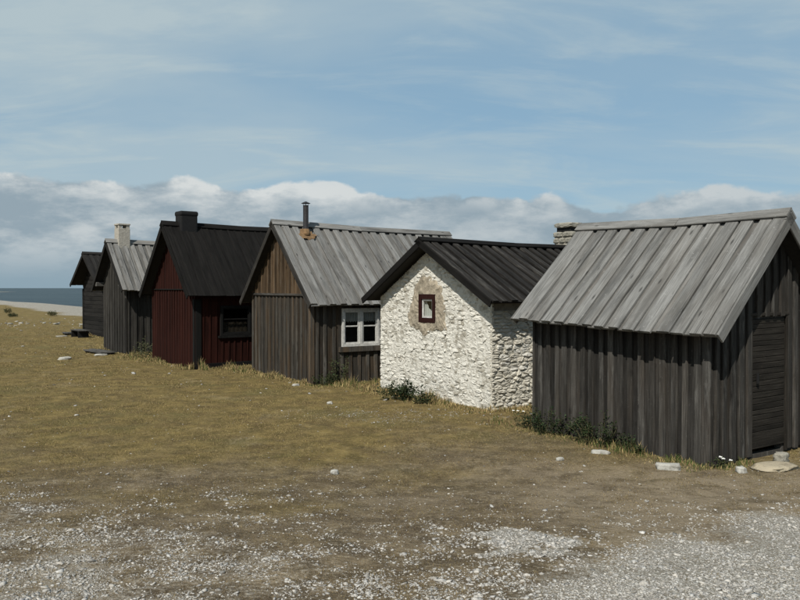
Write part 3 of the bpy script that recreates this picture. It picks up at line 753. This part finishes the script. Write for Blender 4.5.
# stovepipe
def lathe(name, prof, m, parent, loc, n=20):
    V = []; Fc = []
    for r_, z_ in prof:
        for i in range(n): V.append((r_*math.cos(2*math.pi*i/n), r_*math.sin(2*math.pi*i/n), z_))
    for j in range(len(prof)-1):
        for i in range(n): Fc.append((j*n+i, j*n+(i+1) % n, (j+1)*n+(i+1) % n, (j+1)*n+i))
    Fc += [tuple(range(n)), tuple(range((len(prof)-1)*n, len(prof)*n))]
    o = mesh_obj(name, V, Fc, m, parent, True); o.location = loc; return o
PU, PV = 1.46, .50
zp = h4.top(PU, PV, 0)
pipe = lathe('stovepipe', [(.062, -.25), (.062, .05), (.068, .05), (.068, .075), (.062, .075), (.062, .60), (.05, .60)], M['pipe'], h4.root, h4.P(PU, PV, zp))
lathe('rain_cap', [(.015, .075), (.10, .035), (.105, .03), (.10, .028), (.0151, .06)], M['pipe'], pipe, (0, 0, .61))
for an in (0, 2.1, 4.2):
    bar('cap_strut', (.058*math.cos(an), .058*math.sin(an), .56), (.07*math.cos(an), .07*math.sin(an), .648), (math.cos(an), math.sin(an), 0), .015, .004, M['pipe'], pipe)
lathe('pipe_collar', [(.12, -.09), (.10, -.02), (.075, .06), (.062, .075)], M['rust'], pipe, (0, 0, 0))
e_, r_ = h4.P(-h4.oe, PV, h4.ez), h4.P(h4.W/2, PV, h4.zr(PV)); axs = (r_-e_).normalized()
nn4 = axs.cross(h4.Vv); nn4 = nn4 if nn4.z > 0 else -nn4
V = []
for i in range(48):
    an = 2*math.pi*i/48; rr_ = (.17 + .05*mnoise.noise(Vector((math.cos(an)*2.2, math.sin(an)*2.2, 4))) + .014*random.uniform(-1, 1))*(1.35 if math.sin(an) < -.2 else .85)
    V.append(h4.P(PU, PV, zp) + h4.Vv*math.cos(an)*rr_ + axs*(math.sin(an)*rr_ - .03) + nn4*.003)
nv = len(V); V += [v - nn4*.004 for v in V]
mesh_obj('rusty_flashing', V, [tuple(range(nv)), tuple(range(nv, 2*nv))] + [(i, (i+1) % nv, nv+(i+1) % nv, nv+i) for i in range(nv)], M['rust'], h4.roofo)

# ---- hut 3: red hut, black roof
h3 = Hut('dark red board hut with steep black roof and black box chimney', -5.03, 19.27, 37.9, 2.91, 4.3, .30, .27, 1.83, 3.71, -.004)
WIN3 = (.62, 1.46, .80, 1.55)
h3.walls(M['red'], eh=[WIN3])
h3.board_wall('g', M['red'], .17, .15, .045, zmax=1.95, tc=.016)
h3.board_wall('g', M['red'], .17, .15, .045, zmin=1.975, proud=.012, tc=.016)
h3.board_wall('e', M['red'], .17, .15, .045, holes=[WIN3], tc=.016)
bar('seam_board', h3.P(.10, -.034, 1.962), h3.P(2.81, -.034, 1.962), -h3.Vv, .03, .025, M['trim_black'], h3.wall)
bar('corner_board', h3.P(.05, -.042, -.1), h3.P(.05, -.042, 1.72), -h3.Vv, .10, .02, M['trim_black'], h3.wall)
bar('corner_board', h3.P(-.042, .03, -.1), h3.P(-.042, .03, 1.72), -h3.U, .15, .02, M['trim_black'], h3.wall)
bar('base_board', h3.P(-.042, .12, .02), h3.P(-.042, 4.2, .02), -h3.U, .20, .02, M['trim_black'], h3.wall)
h3.roof(M['roof_tar'], .20, .195, .06, tc=.010, capw=.16, barge=.14, wavy=.004)
h3.window('e', *WIN3, M['trim_black'], inset=.0, fr=.05, bars=[1.21], sill=(.06, .06, .08, M['trim_black']), sash=.03)
o = mesh_obj('curtain', [h3.P(.05 + .004*math.sin(i*1.3), .68 + .72*i/30, .85 + .29*j/3) for j in range(4) for i in range(31)],
             [(j*31+i, j*31+i+1, (j+1)*31+i+1, (j+1)*31+i) for j in range(3) for i in range(30)], M['dull_cloth'], h3.root, True)
bx = [h3.P(1.55, .62, 0) + Vector((a, b, 0)) for a, b in ((-.29, -.2), (.29, -.2), (.29, .2), (-.29, .2))]
def bevel_box(name, sx_, sy_, z0, z1, m, parent, loc, bev=.04):
    b = bmesh.new(); bmesh.ops.create_cube(b, size=1)
    for v in b.verts: v.co = (v.co.x*sx_, v.co.y*sy_, z0 + (v.co.z+.5)*(z1-z0))
    bmesh.ops.bevel(b, geom=b.edges[:], offset=bev, segments=3, profile=.5, affect='EDGES')
    me = bpy.data.meshes.new(name); b.to_mesh(me); b.free(); me.materials.append(m)
    o = bpy.data.objects.new(name, me); link(o, parent); o.location = loc; return o
ch3 = bevel_box('chimney', .48, .38, -.5, .345, M['black_metal'], h3.root, h3.P(1.46, .36, 3.66), .05)
bevel_box('chimney_rim', .51, .41, .22, .36, M['black_metal'], ch3, (0, 0, 0), .05)

# ---- hut 2
h2 = Hut('narrow grey hut with pale roof boards and white brick chimney beside the red hut', -8.15, 23.36, 40.4, 1.95, 3.6, .29, .38, 1.95, 3.48, .0)
h2.walls(M['wall_mid'])
h2.board_wall('g', M['wall_mid'], .21, .18, .08); h2.board_wall('e', M['wall_mid'], .21, .18, .08)
h2.roof(M['roof_pale'], .25, .23, .14, capw=.16, mbarge=M['wall_black'], barge=.12, tc=.034, munder=M['roof_pale_under'])
for u_ in (.0, 1.95):
    bevel_box('wall_plate', .5, .13, 0, .13, M['plank'], h2.root, h2.P(u_, -.02, h2.top(u_, 0)-.17), .01)
ch2 = bevel_box('chimney', .36, .36, -.6, .40, M['chimney_white'], h2.root, h2.P(1.0, .22, 3.44), .012)
for a in (-1, 1):
    for b in (-1, 1): bevel_box('chimney_post', .10, .10, .40, .50, M['chimney_white'], ch2, (a*.12, b*.12, 0), .008)
bevel_box('chimney_cap', .38, .38, .50, .55, M['chimney_white'], ch2, (0, 0, 0), .01)
bar('corner_board', h2.P(.05, -.046, -.1), h2.P(.05, -.046, 1.7), -h2.Vv, .10, .02, M['wall_black'], h2.wall)

# ---- hut 1
h1 = Hut('farthest hut, small and black with horizontal boards, next to the sea', -11.72, 31.23, 39.7, 2.90, 3.6, .48, .27, 2.16, 3.46)
h1.walls(M['wall_black'])
for which in 'ge':
    n_ = -(h1.Vv if which == 'g' else h1.U); zq = -.05
    while zq < 3.3:
        hb = .17
        if which == 'g':
            # length of the board under the rake
            f = (h1.rz-.16-(zq+hb))/(h1.rz-h1.ez)*(h1.W/2+h1.oe); a0, a1 = max(0., h1.W/2-f), min(h1.W, h1.W/2+f)
        else:
            a0, a1 = 0., h1.L
            if zq+hb > h1.top(0, 0): break
        if a1-a0 < .15: break
        A = h1.P(a0, 0, zq+hb/2) if which == 'g' else h1.P(0, a0, zq+hb/2); B = h1.P(a1, 0, zq+hb/2) if which == 'g' else h1.P(0, a1, zq+hb/2)
        bar('wall_board', A+n_*.002, B+n_*.002, n_ + Vector((0, 0, -.12)), hb-.012, .024, M['wall_black'], h1.wall); zq += hb
bar('corner_board', h1.P(2.84, -.03, -.1), h1.P(2.84, -.03, 1.95), -h1.Vv, .11, .03, M['wall_black'], h1.wall)
bar('corner_board', h1.P(.06, -.03, -.1), h1.P(.06, -.03, 1.95), -h1.Vv, .11, .03, M['wall_black'], h1.wall)
h1.roof(M['wall_black'], .26, .24, .13, capw=.16, barge=.14)

# ------------------------------------------------------------------ loose things
def hutworld(h, u, v, z=0): return h.root.matrix_basis @ h.P(u, v, z)
def plank_step(label, X, Y, rz, ln, wd, n, hz, name='wooden_step'):
    e_ = empty(name, (X, Y, float(gz(X, Y))), rz, label=label, cat='step')
    for i in range(n):
        y_ = (i-(n-1)/2)*wd
        board('plank', (-ln/2, y_, hz), (0, 0, 1), (1, 0, random.uniform(-.01, .01)), wd-.012, .035, ln, M['plank'], e_)
    for x_ in (-ln*.38, ln*.38): board('bearer', (x_, -n*wd/2+.02, -.05), (1, 0, 0), (0, 1, 0), .01 + 2*(hz+.045), .06, n*wd-.04, M['wall_black'], e_, z0=0)
    return e_
p_ = hutworld(h1, 1.0, -.75); plank_step('grey plank step on dark bearers before the farthest black hut', p_.x, p_.y, R(39.7+90), 1.1, .15, 3, .26)
p_ = hutworld(h1, 3.1, -.5); plank_step('low dark plank platform at the outer corner of the farthest hut', p_.x, p_.y, R(39.7+80), .9, .14, 4, .06, 'plank_platform')
p_ = hutworld(h2, .95, -.5); plank_step('flat grey plank doorstep before the narrow hut', p_.x, p_.y, R(40.4+90), 1.5, .17, 3, .05)
p_ = hutworld(h1, 2.2, -.45); stone('white foundation stone under the front of the farthest black hut', p_.x, p_.y, (.26, .18, .13), .8, .25, cube=.8)
p_ = hutworld(h2, .15, -.75); stone('flat white stone at the end of the plank doorstep of the narrow hut', p_.x, p_.y, (.2, .1, .04), .5, .3)
p_ = hutworld(h1, 1.9, -1.2); stone('flat pale stone in the grass before the plank step', p_.x, p_.y, (.24, .12, .04), .7, .35, 'chimney_stone')
stone('white oblong stone alone in the turf in front of the narrow hut', -9.31, 21.64, (.19, .09, .055), .3)
stone('white round stone in the middle of the brown turf', -.70, 8.31, (.045, .04, .032), 0, .2)
stone('long squared white block lying along the near hut wall', 2.97, 8.60, (.145, .062, .05), R(-8), .25, cube=.9)
stone('small pale block under the door corner of the nearest hut', 3.70, 8.43, (.055, .05, .045), .2, .2, cube=.8)
stone('grey foundation block under the door of the nearest hut', 4.42, 9.02, (.085, .07, .075), R(33), .25, 'chimney_stone', cube=.95)
stone('wide sandy stone slab serving as doorstep of the nearest hut', 4.16, 8.62, (.26, .19, .038), R(30), .2, 'slab', 'slab', cube=.55)
stone('flat white stone in front of the weeds along the near hut', 1.85, 8.99, (.05, .035, .025), .4, .25)
stone('low pale stone at the foot of the near hut weeds', 2.42, 9.38, (.12, .05, .035), R(-20), .35)
stone('white pebble in the turf before the grey hut with stovepipe', -1.21, 13.42, (.055, .04, .03), 0, .2)
stone('pale stone at the base of the grey hut gable', -2.13, 15.95, (.08, .05, .035), .4, .3)
for lb, dx, dy, sz in (('leftmost pale stone of the sparse row in the far turf', -21.3, 42.6, (.15, .10, .07)), ('second pale stone from the left in the far turf row', -20.0, 43.8, (.13, .09, .06)),
                       ('broad pale stone midway along the far turf row', -18.7, 42.4, (.22, .12, .07)), ('rightmost pale stone of the far turf row', -17.0, 41.6, (.16, .12, .07)),
                       ('grey stone behind the far turf row near the bush', -18.2, 45.6, (.2, .14, .09))):
    stone(lb, dx, dy, sz, random.uniform(0, 3), .3, 'chimney_stone')

# ------------------------------------------------------------------ gravel (uncountable)
def in_hut(X, Y, margin=.0):
    r = np.zeros(len(X), bool)
    for h in (h6, h5, h4, h3, h2, h1):
        a = h.root.rotation_euler.z; dx, dy = X-h.root.location.x, Y-h.root.location.y
        lx, ly = dx*math.cos(a)+dy*math.sin(a), -dx*math.sin(a)+dy*math.cos(a)
        Lx, Ly = (h.W, h.L) if h.flip else (h.L, h.W)
        r |= (lx > -margin) & (lx < Lx+margin) & (ly > -margin) & (ly < Ly+margin)
    return r
def scatter(n, ymin, ymax, spread=.66, power=1.0):
    """positions with density falling off with distance"""
    Y = np.exp(rng.uniform(math.log(ymin), math.log(ymax), n)) if power == 1 else ymin + (ymax-ymin)*rng.random(n)**power
    X = Y*rng.uniform(-spread, spread, n); return X, Y
def col_attr(me, cols):
    a = me.attributes.new('col', 'FLOAT_COLOR', 'POINT'); a.data.foreach_set('color', np.concatenate([cols, np.ones((len(cols), 1))], 1).astype(np.float32).ravel())
def pebbles(name, X, Y, sz, m, label=None):
    base, Fc = ICO1; nb = len(base); N = len(X)
    a = rng.uniform(0, 6.28, N); sx_ = sz*rng.uniform(.7, 1.5, N); sy_ = sz*rng.uniform(.6, 1.1, N); sz_ = sz*rng.uniform(.22, .6, N)
    var = 1 + rng.uniform(-.42, .34, (N, nb))
    B = base[None]*var[..., None]
    x = B[..., 0]*sx_[:, None]; y = B[..., 1]*sy_[:, None]; z_ = B[..., 2]*sz_[:, None]
    tx = rng.uniform(-.4, .4, N)[:, None]; z_ = z_ + x*tx
    xr = x*np.cos(a)[:, None]-y*np.sin(a)[:, None]; yr = x*np.sin(a)[:, None]+y*np.cos(a)[:, None]
    Vp = np.stack([xr+X[:, None], yr+Y[:, None], z_+(gz(X, Y)+sz_*.25)[:, None]], -1).reshape(-1, 3)
    Ff = (Fc[None]+(np.arange(N)*nb)[:, None, None]).reshape(-1, 3)
    me = fast_mesh(name, Vp, Ff, m)
    tone = rng.beta(2.4, 1.5, N)[:, None]; warm = rng.uniform(0, 1, N)[:, None]
    c = (.17 + .42*tone)*(np.array([[1, .975, .92]])*(1-warm*.6)+np.array([[1, .90, .75]])*warm*.6)
    col_attr(me, np.repeat(c, nb, 0))
    o = link(bpy.data.objects.new(name, me)); o['kind'] = 'stuff'
    if label: o['label'] = label; o['category'] = 'gravel'
    return o
X, Y = scatter(620000, 2.6, 13.0)
g = gravel_amt(X, Y); clump = fbm(X, Y, 5.0, 51, 3)
keep = (rng.random(len(X)) < np.clip(g*1.1 + (clump-.52)*2.2*(g > .04), 0, 1)**1.6*.36 + .004 + .034*(1-sst(6.0, 10.0, Y))*np.clip((clump-.30)*2.5, 0, 1)) & ~in_hut(X, Y, .05)
X, Y = X[keep], Y[keep]
sz = np.where(rng.random(len(X)) < .007, rng.uniform(.012, .027, len(X)), np.clip(np.exp(rng.normal(math.log(.0050), .50, len(X))), .0028, .016))
ns = 260; X = np.concatenate([X, rng.normal(.85, .24, ns)]); Y = np.concatenate([Y, rng.normal(5.35, .16, ns)]); sz = np.concatenate([sz, np.clip(np.exp(rng.normal(math.log(.012), .4, ns)), .005, .026)])
pebbles('gravel', X, Y, sz, M['pebble'], 'pale limestone gravel scattered over the near ground')
X, Y = scatter(1300, 12, 60, .6); keep = (rng.random(len(X)) < .5) & ~in_hut(X, Y, .1)
X, Y = X[keep], Y[keep]
fx, fy = rng.normal(-20.0, 3.2, 150), rng.normal(43.8, 3.2, 150)
fs = np.concatenate([np.exp(rng.normal(math.log(.02), .5, len(X))), np.exp(rng.normal(math.log(.040),   .5, 150))])
X, Y = np.concatenate([X, fx]), np.concatenate([Y, fy])
pebbles('far_gravel', X, Y, np.clip(fs, .008, .14), M['pebble'], 'sparse white pebbles spread over the farther turf')

# ------------------------------------------------------------------ grass
def blades(X, Y, ln, wd, lean, cols, tri=False):
    N = len(X); a = rng.uniform(0, 6.28, N); b = rng.uniform(0, 6.28, N); zb = gz(X, Y)
    dx, dy = np.cos(a)*wd/2, np.sin(a)*wd/2; lx, ly = np.cos(b)*lean*ln, np.sin(b)*lean*ln
    h = ln*np.sqrt(np.clip(1-lean**2, .05, 1))
    base = np.stack([X, Y, zb-.005], 1); z0 = np.zeros(N)
    v0 = base+np.stack([-dx, -dy, z0], 1); v1 = base+np.stack([dx, dy, z0], 1); tp = base+np.stack([lx, ly, h], 1)
    if tri: return np.stack([v0, v1, tp], 1).reshape(-1, 3), np.arange(3*N).reshape(-1, 3), np.repeat(cols, 3, 0)
    m0 = base+np.stack([lx*.35-dx*.7, ly*.35-dy*.7, h*.6], 1); m1 = base+np.stack([lx*.35+dx*.7, ly*.35+dy*.7, h*.6], 1)
    Vb = np.stack([v0, v1, m1, m0, tp], 1).reshape(-1, 3)
    k = np.arange(N)[:, None]*5
    Ff = np.concatenate([k+np.array([[0, 1, 2]]), k+np.array([[0, 2, 3]]), k+np.array([[3, 2, 4]])], 0)
    return Vb, Ff, np.repeat(cols, 5, 0)
STRAW = np.array((.31, .235, .11)); OLIVE = np.array((.135, .118, .043)); BROWN = np.array((.125, .087, .045)); GREEN = np.array((.06, .085, .022))
def grass_cols(N, f):
    """f = weights (N,3) straw / olive / brown"""
    q = f/f.sum(1, keepdims=True); u = rng.random(N); c1 = q[:, 0]; c2 = q[:, 0]+q[:, 1]
    c = np.where((u < c1)[:, None], STRAW, np.where((u < c2)[:, None], OLIVE, BROWN)); return c*rng.uniform(.6, 1.25, (N, 1))
X, Y = scatter(1500000, 2.8, 46, .60)
g = gravel_amt(X, Y); tf = turf_f(X, Y); cl = fbm(X, Y, 2.4, 61, 4); ol = fbm(X, Y, .5, 71, 3)
keep = (rng.random(len(X)) < (1-g)**1.3*np.clip(.55+.45*tf, 0, 1)*np.clip((cl-.33)*4.2, .10, 1)) & ~in_hut(X, Y, .02)
X, Y, tf, ol, cl = X[keep], Y[keep], tf[keep], ol[keep], cl[keep]
N = len(X); far = np.clip(Y/9, .6, 3.2)
ln = rng.uniform(.008, .026, N)*far**.35*(.5+.9*cl)*(.8+.2*tf); wd = rng.uniform(.004, .008, N)*far
f = np.stack([.34+.16*tf, .15+1.6*np.clip(ol-.45, 0, 1)*tf+.12*tf, .75-.45*tf], 1)
Vb, Ff, cb = blades(X, Y, ln, wd, rng.uniform(.2, .95, N), grass_cols(N, f), True)
me = fast_mesh('short_grass', Vb, Ff, M['blade']); col_attr(me, cb)
o = link(bpy.data.objects.new('short_grass', me)); o['kind'] = 'stuff'; o['label'] = 'short dry golden brown turf covering the ground'; o['category'] = 'grass'
# low dead tufts in the thin turf of the foreground
tx, ty = scatter(9000, 3.2, 16.0, .62); kt = (rng.random(9000) < np.clip(1.1-gravel_amt(tx, ty)*1.2, .08, 1)*np.clip((fbm(tx, ty, 1.6, 97, 3)-.30)*2.6, .1, 1)) & ~in_hut(tx, ty, .05)
tx, ty = tx[kt], ty[kt]; nb_ = 15; rad = rng.uniform(.012, .05, len(tx))
X = np.repeat(tx, nb_) + rng.normal(0, 1, len(tx)*nb_)*np.repeat(rad, nb_); Y = np.repeat(ty, nb_) + rng.normal(0, 1, len(tx)*nb_)*np.repeat(rad, nb_)
tone = np.repeat(rng.random(len(tx)), nb_)[:, None]; N = len(X)
cb = (np.array((.060, .042, .022))*(1-tone) + np.array((.20, .155, .075))*tone)*rng.uniform(.6, 1.4, (N, 1))
Vb, Ff, cb = blades(X, Y, rng.uniform(.010, .032, N), rng.uniform(.003, .006, N), rng.uniform(.3, .95, N), cb, True)
me = fast_mesh('dead_tufts', Vb, Ff, M['blade']); col_attr(me, cb)
o = link(bpy.data.objects.new('dead_tufts', me)); o['kind'] = 'stuff'; o['label'] = 'low dead brown tufts in the thin foreground turf'; o['category'] = 'grass'
# taller grass along the feet of the walls
VV, FF, CC = [], [], []; k0 = 0
def tall(h, which, s0, s1, n, hmin, hmax, green, off=.16):
    global k0
    s_ = rng.uniform(s0, s1, n); o_ = .05 + np.abs(rng.normal(0, off, n)); cl = fbm(s_+h.L*3, s_*0, 3.0, 91, 2)
    P_ = np.array([tuple(hutworld(h, a, -b) if which == 'g' else hutworld(h, -b, a)) for a, b in zip(s_, o_)])
    ln = rng.uniform(hmin, hmax, n)*.8*np.clip((cl-.2)*2.0, .25, 1.3)*np.clip(1.2-o_*1.4, .3, 1)
    c = np.where((rng.random(n) < green)[:, None], GREEN, np.where((rng.random(n) < .72)[:, None], STRAW*1.12, BROWN))*rng.uniform(.6, 1.3, (n, 1))
    Vb, Ff, cb = blades(P_[:, 0], P_[:, 1], ln, rng.uniform(.004, .009, n)*max(1, P_[0, 1]/11), rng.uniform(.05, .7, n), c)
    VV.append(Vb); FF.append(Ff+k0); CC.append(cb); k0 += len(Vb)
tall(h6, 'e', -.1, 2.9, 2600, .05, .17, .62, .20); tall(h6, 'g', -.1, .6, 500, .04, .13, .6, .15); tall(h6, 'e', 2.0, 3.6, 900, .12, .32, .35, .25)
tall(h5, 'g', -.2, 3.3, 3600, .10, .34, .22, .28); tall(h5, 'e', 0, 2.0, 2600, .15, .46, .15, .30); tall(h5, 'g', 2.4, 4.4, 1200, .1, .3, .3, .3)
tall(h4, 'g', 0, 3.5, 2600, .08, .26, .2, .16); tall(h4, 'e', -.2, 2.4, 2800, .10, .30, .50, .35); tall(h4, 'g', 2.8, 4.4, 1200, .15, .4, .3, .25)
tall(h3, 'g', 0, 3.2, 1800, .08, .26, .25, .15); tall(h3, 'e', 0, 2.6, 1800, .12, .36, .3, .2); tall(h3, 'g', 2.7, 4.2, 1000, .15, .5, .3, .3)
tall(h2, 'g', -.2, 2.2, 600, .08, .24, .3, .15); tall(h2, 'e', 0, 1.6, 900, .15, .5, .35, .25); tall(h1, 'g', -.2, 3.2, 500, .08, .25, .3, .3)
me = fast_mesh('tall_grass', np.concatenate(VV), np.concatenate(FF), M['blade']); col_attr(me, np.concatenate(CC))
o = link(bpy.data.objects.new('tall_grass', me)); o['kind'] = 'stuff'; o['label'] = 'taller straw and green grass along the feet of the huts'; o['category'] = 'grass'

# ------------------------------------------------------------------ weeds
def weed(label, X, Y, wx, hz, nst, nlf, col=(.020, .030, .012), lsz=.035, flowers=0, name='weed_bush', cat='bush', group='weeds growing at the hut walls', rz=0, wy=None):
    wy = wy or wx*.6
    e_ = empty(name, (X, Y, float(gz(X, Y))), rz, label=label, cat=cat, group=group)
    SV, SF = [], []; LV, LF, LC = [], [], []; tips = []
    def tube(A, B, r0, r1):
        k = len(SV); dd = (B-A).normalized(); x = dd.orthogonal().normalized(); y = dd.cross(x)
        for P_, r_ in ((A, r0), (B, r1)):
            for i in range(4): an = i*math.pi/2; SV.append(P_ + x*math.cos(an)*r_ + y*math.sin(an)*r_)
        for i in range(4): SF.append((k+i, k+(i+1) % 4, k+4+(i+1) % 4, k+4+i))
    for s_ in range(nst):
        an = random.uniform(0, 6.28); rr_ = math.sqrt(random.random())
        A = Vector((math.cos(an)*rr_*wx*.35, math.sin(an)*rr_*wy*.35, -.02))
        top_ = Vector((A.x*1.9 + random.uniform(-.1, .1)*wx, A.y*1.9 + random.uniform(-.1, .1)*wy, hz*random.uniform(.5, 1.0)*(1.05-.45*rr_)))
        mid_ = A.lerp(top_, .5) + Vector((random.uniform(-.05, .05)*wx, random.uniform(-.05, .05)*wy, hz*.08))
        tube(A, mid_, .005, .004); tube(mid_, top_, .004, .002); tips.append(top_)
        for l_ in range(nlf//nst):
            f = random.uniform(.08, 1.0)**.8; P_ = A.lerp(mid_, f*2) if f < .5 else mid_.lerp(top_, f*2-1)
            dd = Vector((random.gauss(0, 1), random.gauss(0, 1), random.uniform(-.3, .9))).normalized(); sz_ = lsz*random.uniform(.5, 1.35)
            P_ = P_ + dd*sz_*random.uniform(.2, 1.2)
            sidev = dd.cross(Vector((random.gauss(0, .4), random.gauss(0, .4), 1))).normalized()*sz_*random.uniform(.22, .42); up = sidev.cross(dd).normalized()*sz_*.15
            k = len(LV); LV.extend([P_, P_+dd*sz_*.5+sidev-up, P_+dd*sz_, P_+dd*sz_*.5-sidev-up, P_+dd*sz_*.5+up*.6])
            LF.extend([(k, k+1, k+4), (k+1, k+2, k+4), (k+2, k+3, k+4), (k+3, k, k+4)])
            c = np.array(col)*random.uniform(.55, 1.9); c = c*np.array((random.uniform(.8, 1.25), 1, 1)); LC += [c]*5
    mesh_obj('stems', SV, SF, M['weedstem'], e_)
    lo = mesh_obj('foliage', LV, LF, M['leaf'], e_, fixn=False); col_attr(lo.data, np.array(LC))
    for q in range(flowers):
        T = tips[q % len(tips)] + Vector((random.uniform(-.03, .03), random.uniform(-.03, .03), .015)); FV, FFc = [], []
        for i in range(9):
            a_ = i*2.4; r_ = .018*math.sqrt(i/9); k = len(FV); c_ = T + Vector((math.cos(a_)*r_, math.sin(a_)*r_, .004*math.cos(i)))
            for j in range(5): FV.append(c_ + Vector((math.cos(j*1.2566), math.sin(j*1.2566), .15*(j % 2)))*.010)
            FV.append(c_ + Vector((0, 0, .007)))
            for j in range(5): FFc.append((k+j, k+(j+1) % 5, k+5))
        mesh_obj('flower_head', FV, FFc, M['white_petal'], e_, fixn=False)
    return e_
M['weedstem'] = simple('weed_stem', (.07, .065, .03), .8, .3)
M['white_petal'] = simple('white_petals', (.72, .72, .68), .8, .08)
weed('dark bushy weed against the white stone gable beside the grey hut', -.02, 13.85, .62, .42, 26, 1100, lsz=.045)
weed('lower dark weed clump right of the bush at the stone gable', .42, 13.45, .30, .24, 12, 300, lsz=.04)
p_ = hutworld(h6, -.16, 2.45); weed('broad dark weed clump at the far end of the near hut wall', p_.x, p_.y, .75, .44, 26, 950, lsz=.036, rz=R(123))
p_ = hutworld(h6, -.15, 1.55); weed('tall dark weed clump at the middle of the near hut wall', p_.x, p_.y, .72, .50, 26, 950, lsz=.034, rz=R(123))
p_ = hutworld(h6, -.15, 1.02); weed('small dark weed tuft nearest the squared white block', p_.x, p_.y, .26, .24, 10, 260, lsz=.03, rz=R(123))
p_ = hutworld(h6, -.12, 2.95); weed('dark weed with white flowers in the gap between stone hut and near hut', p_.x, p_.y, .34, .34, 12, 320, lsz=.03, flowers=5, name='flowering_weed', cat='plant')
p_ = hutworld(h6, .0, -.10); weed('small white flowered plant at the corner of the nearest hut', p_.x, p_.y, .20, .16, 8, 110, col=(.035, .05, .018), lsz=.025, flowers=5, name='flowering_weed', cat='plant')
p_ = hutworld(h4, -.25, .45); weed('tall thin weed in front of the white framed window wall', p_.x, p_.y, .45, .72, 9, 260, col=(.035, .045, .02), lsz=.04)
p_ = hutworld(h4, -.20, .15); weed('low leafy weed at the near corner of the grey hut with stovepipe', p_.x, p_.y, .42, .30, 14, 420, col=(.028, .04, .015), lsz=.04)
p_ = hutworld(h3, 3.3, -.1); weed('scrubby grey green weed between narrow hut and red hut', p_.x, p_.y, .8, .75, 14, 420, col=(.05, .055, .028), lsz=.05)
p_ = hutworld(h3, -.2, 2.0); weed('straggly weed between red hut and grey hut', p_.x, p_.y, .6, .5, 10, 260, col=(.05, .055, .028), lsz=.045)
for lb, x_, y_, w_, h_ in (('round green bush on the far beach edge, nearest the farthest hut', -24.6, 55.4, .75, .5), ('small green bush at the left edge of the far turf', -31.2, 62.0, .7, .5), ('pale scrubby bush between the two far beach bushes', -26.8, 54.0, .5, .3)):
    weed(lb, x_, y_, w_, h_, 14, 420, col=(.04, .045, .02), lsz=.07, group='bushes on the far beach edge')
